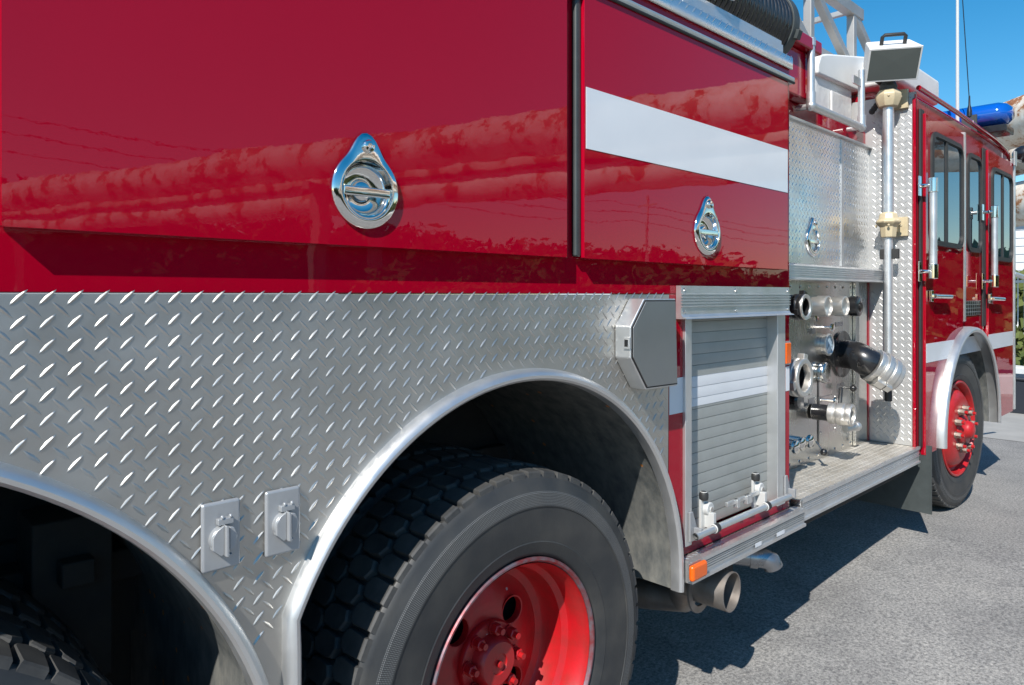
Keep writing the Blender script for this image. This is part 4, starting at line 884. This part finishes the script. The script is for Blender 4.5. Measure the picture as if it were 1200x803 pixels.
m.build('end_ring', M['seal'], HS, smooth=40, bevel=0.002)

# ------------------------------------------------------------------ pipe rack that crosses ahead of the truck
pdir = Vector((0.314, 1, 0)).normalized()
bend = Vector((11.4, -2.4, 0)); far = bend - pdir*75; d2_ = Vector((4.0, 4.2, 0)).normalized(); near = bend + d2_*45
def big_pipe(off, z, r, label, group, z2=None, r2=None):
    nb = Vector((pdir.y, -pdir.x, 0)); n2 = Vector((d2_.y, -d2_.x, 0))
    pts = [far + nb*off]; n = 8
    for i in range(n + 1):
        t = i/n; d = (pdir*(1-t) + d2_*t).normalized(); nn = Vector((d.y, -d.x, 0)); base = (bend - pdir*1.6)*(1-t)**2 + bend*2*t*(1-t) + (bend + d2_*1.6)*t**2; pts.append(base + nn*off)
    pts.append(near + n2*off); zs = [z]*(len(pts)-1) + [z2 or z]; rs = [r]*(len(pts)-1) + [r2 or r]
    if z2: pts.insert(-1, pts[-2] + d2_*2.6); zs.insert(-1, z2); rs.insert(-1, r2)
    pts = [Vector((p.x, p.y, c)) for p, c in zip(pts, zs)]
    m = MB(); m.tube(pts, rs, 28); o = m.build('pipe', M['pipe'], None, loc=(bend.x, bend.y, z)); tag(o, label, 'pipe', group)
G = 'rusty white pipes of the overhead pipe rack'
big_pipe(0.0, 4.50, 0.42, 'thick upper rusty white pipe just behind the blue light bar', G)
big_pipe(1.2, 4.20, 0.34, 'thinner rusty white pipe just beneath the thick upper one', G)
big_pipe(0.3, 3.62, 0.27, 'lower rusty white pipe dropping towards the white fence beyond the cab', G, 3.12, 0.40)
nb = Vector((pdir.y, -pdir.x, 0))
def support(c, nn, label):
    m = MB(); q = c + nn*1.7
    for p in (c - nn*0.3, q): m.box(p.x - 0.15, p.x + 0.15, p.y - 0.15, p.y + 0.15, 0, 3.72)
    m.bar(c - nn*0.7 + Vector((0,0,3.81)), q + nn*0.5 + Vector((0,0,3.81)), 0.2, 0.18)
    o = m.build('pipe_support', M['post'], None, loc=(c.x, c.y, 0)); tag(o, label, 'pipe support', 'portals under the pipe rack')
support(bend - pdir*44, nb, 'farthest steel portal of the pipe rack mirrored in the wide red door')
support(bend - pdir*27, nb, 'middle steel portal of the pipe rack mirrored in the wide red door')
support(bend - pdir*11, nb, 'nearest steel portal of the pipe rack mirrored beside the white stripe')
support(bend + d2_*16, Vector((d2_.y, -d2_.x, 0)), 'steel portal of the pipe rack standing beyond the cab')

# ------------------------------------------------------------------ background right of the cab
kd = Vector((0.53, 0.85, 0)).normalized(); kn = Vector((kd.y, -kd.x, 0)); kc = Vector((13.2, -0.8, 0))
m = MB(); m.obox(kc + Vector((0, 0, 0.12)), kd, kn, (0, 0, 1), 14, 0.16, 0.16); tag(m.build('kerb', M['white_paint'], None, bevel=0.02), 'white painted low kerb behind the dark bin', 'kerb', kind='structure')
def fence():
    f = empty('fence', (19, 2, 0)); tag(f, 'white metal bar fence beyond the low kerb', 'fence')
    m = MB(); m.box(18.98, 19.02, 1, 18, 0.4, 0.46); m.build('rail', M['white_paint'], f); m = MB(); m.box(18.98, 19.02, 1, 18, 1.75, 1.81); m.build('rail', M['white_paint'], f)
    y = 1.0; first = None
    while y < 9:
        if first is None: m = MB(); m.box(18.99, 19.01, y, y + 0.02, 0.2, 1.9); first = m.build('bar', M['white_paint'], f)
        else: o = first.copy(); sc.collection.objects.link(o); o.location.y += y - 1.0
        y += 0.12
    for y in range(1, 19, 3): m = MB(); m.box(18.95, 19.05, y, y + 0.1, 0, 2.0); m.build('post', M['white_paint'], f)
fence()
bd = empty('storage_building', (33, 6, 0)); tag(bd, 'pale corrugated metal building behind the white fence', 'building')
m = MB(); ysb = [-16 + 0.4*i for i in range(110)]; m.box(32.02, 42, 3.4, 27.5, 0, 4.3)
for z in [0.3*i for i in range(1, 15)]: m.box(31.99, 32.02, 3.4, 27.5, z, z + 0.25)
m.build('wall', M['wall'], bd)
m = MB(); m.prism([(3.0, 4.3), (28, 4.3), (28, 4.55), (3.0, 4.55)], 'x', 31.6, 42.4); m.build('roof', M['post'], bd)
m = MB(); m.prism([(10.75, 0.0), (11.15, 0.0), (11.2, 0.42), (10.7, 0.42)], 'y', 0.42, 0.85); m.box(10.68, 11.22, 0.40, 0.87, 0.42, 0.46); bn = m.build('waste_bin', M['bin'], None, bevel=0.015, loc=(10.95, 0.63, 0)); tag(bn, 'small dark waste bin standing on the pavement ahead of the truck', 'bin')

def leafball(seed, n, w, h, leaf, zc, mtl, name):
    rnd = random.Random(seed); m = MB(); cl = []
    for i in range(14): a = rnd.uniform(0, 6.28); rr = rnd.uniform(0.15, 0.75)*w; cl.append((rr*math.cos(a), rr*math.sin(a), zc + rnd.uniform(-0.38, 0.4)*h, rnd.uniform(0.28, 0.5)*w))
    for i in range(n):
        c = rnd.choice(cl); d = Vector((rnd.gauss(0,1), rnd.gauss(0,1), rnd.gauss(0,1))).normalized(); p = Vector(c[:3]) + d*c[3]*rnd.uniform(0.6, 1.1)
        u = Vector((rnd.gauss(0,1), rnd.gauss(0,1), rnd.gauss(0,1))).normalized(); v = u.cross(d).normalized(); s_ = leaf*rnd.uniform(0.6, 1.3)
        m.add([p - u*s_, p + v*s_*0.5, p + u*s_, p - v*s_*0.5], [(0,1,2,3)])
    return m
def tree(loc, seed, h, w, label, group, mtl):
    t = empty('tree', loc); tag(t, label, 'tree', group); loc = Vector(loc)
    m = leafball(seed, 1500, w, h*0.55, 0.22, h*0.6, mtl, 'crown'); m.v = [tuple(Vector(p) + loc) for p in m.v]; m.build('crown', mtl, t, smooth=181)
    m = MB(); m.tube([loc, loc + Vector((0.05, 0, h*0.3)), loc + Vector((0, 0.1, h*0.65))], [0.16, 0.12, 0.05], 10)
    for a in range(4): m.tube([loc + Vector((0.03, 0, h*0.3)), loc + Vector((w*0.5*math.cos(a*1.6), w*0.5*math.sin(a*1.6), h*0.62))], [0.07, 0.02], 6)
    m.build('trunk', M['bark'], t); return t
rnd = random.Random(3)
hb = leafball(21, 950, 0.75, 1.5, 0.11, 1.15, None, 'x'); m = MB(); t = -11.0
while t < 1.2:
    c = kc + kd*t + kn*rnd.uniform(1.0, 1.8); k = rnd.uniform(0.85, 1.15); a = rnd.uniform(0, 6.28); ca, sa = math.cos(a), math.sin(a); n = len(m.v)
    m.v += [((p[0]*ca - p[1]*sa)*k*1.15 + c.x, (p[0]*sa + p[1]*ca)*k*1.15 + c.y, max(0.05, p[2]*k)) for p in hb.v]; m.f += [tuple(q + n for q in f) for f in hb.f]; m.m += hb.m; t += rnd.uniform(0.55, 0.95)
tag(m.build('hedge', M['leaf'], None, smooth=181), 'leafy hedge behind the white kerb, mirrored in the cab doors', 'hedge', kind='stuff')
# far belt of bushes and trees across the yard: one mass, seen only as a mirror image in the paint
m = MB(); base = leafball(1, 560, 2.6, 3.2, 0.34, 1.9, None, 'x'); spots = []
x = -40.0
while x < 66: spots.append((x, -43 + rnd.uniform(-2, 2), rnd.uniform(0.85, 1.15))); spots.append((x + 1.3, -45 + rnd.uniform(-2, 2), (1.45 if x < 25 else 1.3)*rnd.uniform(1.0, 1.2))); x += rnd.uniform(1.8, 2.8)
while x < 150: spots.append((x, -66 + rnd.uniform(-3, 3), rnd.uniform(0.8, 1.35))); x += rnd.uniform(2.6, 4.6)
for x, y, k in spots:
    a = rnd.uniform(0, 6.28); ca, sa = math.cos(a), math.sin(a); n = len(m.v)
    m.v += [((p[0]*ca - p[1]*sa)*k*1.2 + x, (p[0]*sa + p[1]*ca)*k*1.2 + y, max(0.0, p[2]*k*1.15)) for p in base.v]; m.f += [tuple(q + n for q in f) for f in base.f]; m.m += base.m
tag(m.build('tree_belt', M['leaf2'], None, smooth=181), 'far belt of leafy trees mirrored low in the red doors', 'trees', kind='stuff')
for i, (x, y, s_, lb) in enumerate([(15.4, 1.45, 1, 'low green shrub behind the white kerb just right of the cab'), (15.8, 3.0, .9, 'smaller green shrub hidden mostly by the cab front'), (15.5, -0.8, .8, 'green shrub behind the kerb nearest the pavement')]):
    m = leafball(9 + i, 420, 0.7, 0.8, 0.10, 0.45, M['leaf'], 'shrub'); m.tube([(0,0,0),(0,0,0.5)], 0.03, 6); m.v = [(p[0]*s_ + x, p[1]*s_ + y, p[2]*s_) for p in m.v]
    tag(m.build('shrub', M['leaf'], None, smooth=181, loc=(x, y, 0)), lb, 'shrub', 'shrubs between kerb and fence')
tree((24, 3.0, 0), 5, 2.0, 1.2, 'small green tree behind the white bar fence', None, M['leaf'])
tree((25.5, 6.2, 0), 6, 2.4, 1.3, 'taller green tree farther along behind the white bar fence', None, M['leaf2'])
# overhead cables and poles across the yard (seen mirrored in the doors and windows)
for i, (z, y, lb) in enumerate(((7.6, -30, 'middle one of the sagging overhead cables mirrored in the red doors'), (7.0, -30.6, 'lowest of the sagging overhead cables mirrored in the red doors'), (8.4, -31, 'highest of the sagging overhead cables mirrored in the red doors'))):
    pts = []
    for k in range(60): t = k/59; x = -45 + 180*t; s_ = ((t*4) % 1); pts.append((x, y, z - 2.2*s_*(1 - s_)))
    m = MB(); m.tube(pts, 0.022, 5); tag(m.build('overhead_cable', M['black'], None, loc=(0, y, z)), lb, 'cable', 'overhead cables across the yard')
for x, lb in ((45, 'slim concrete pole carrying the overhead cables, nearer the camera'), (90, 'slim concrete pole carrying the overhead cables, farther along the yard')):
    m = MB(); m.tube([(x, -30.5, 0), (x, -30.5, 9)], [0.14, 0.09], 10); m.bar((x, -31.3, 8.3), (x, -29.7, 8.3), 0.1); tag(m.build('utility_pole', M['concrete'], None, loc=(x, -30.5, 0)), lb, 'utility pole', 'poles of the overhead cables')
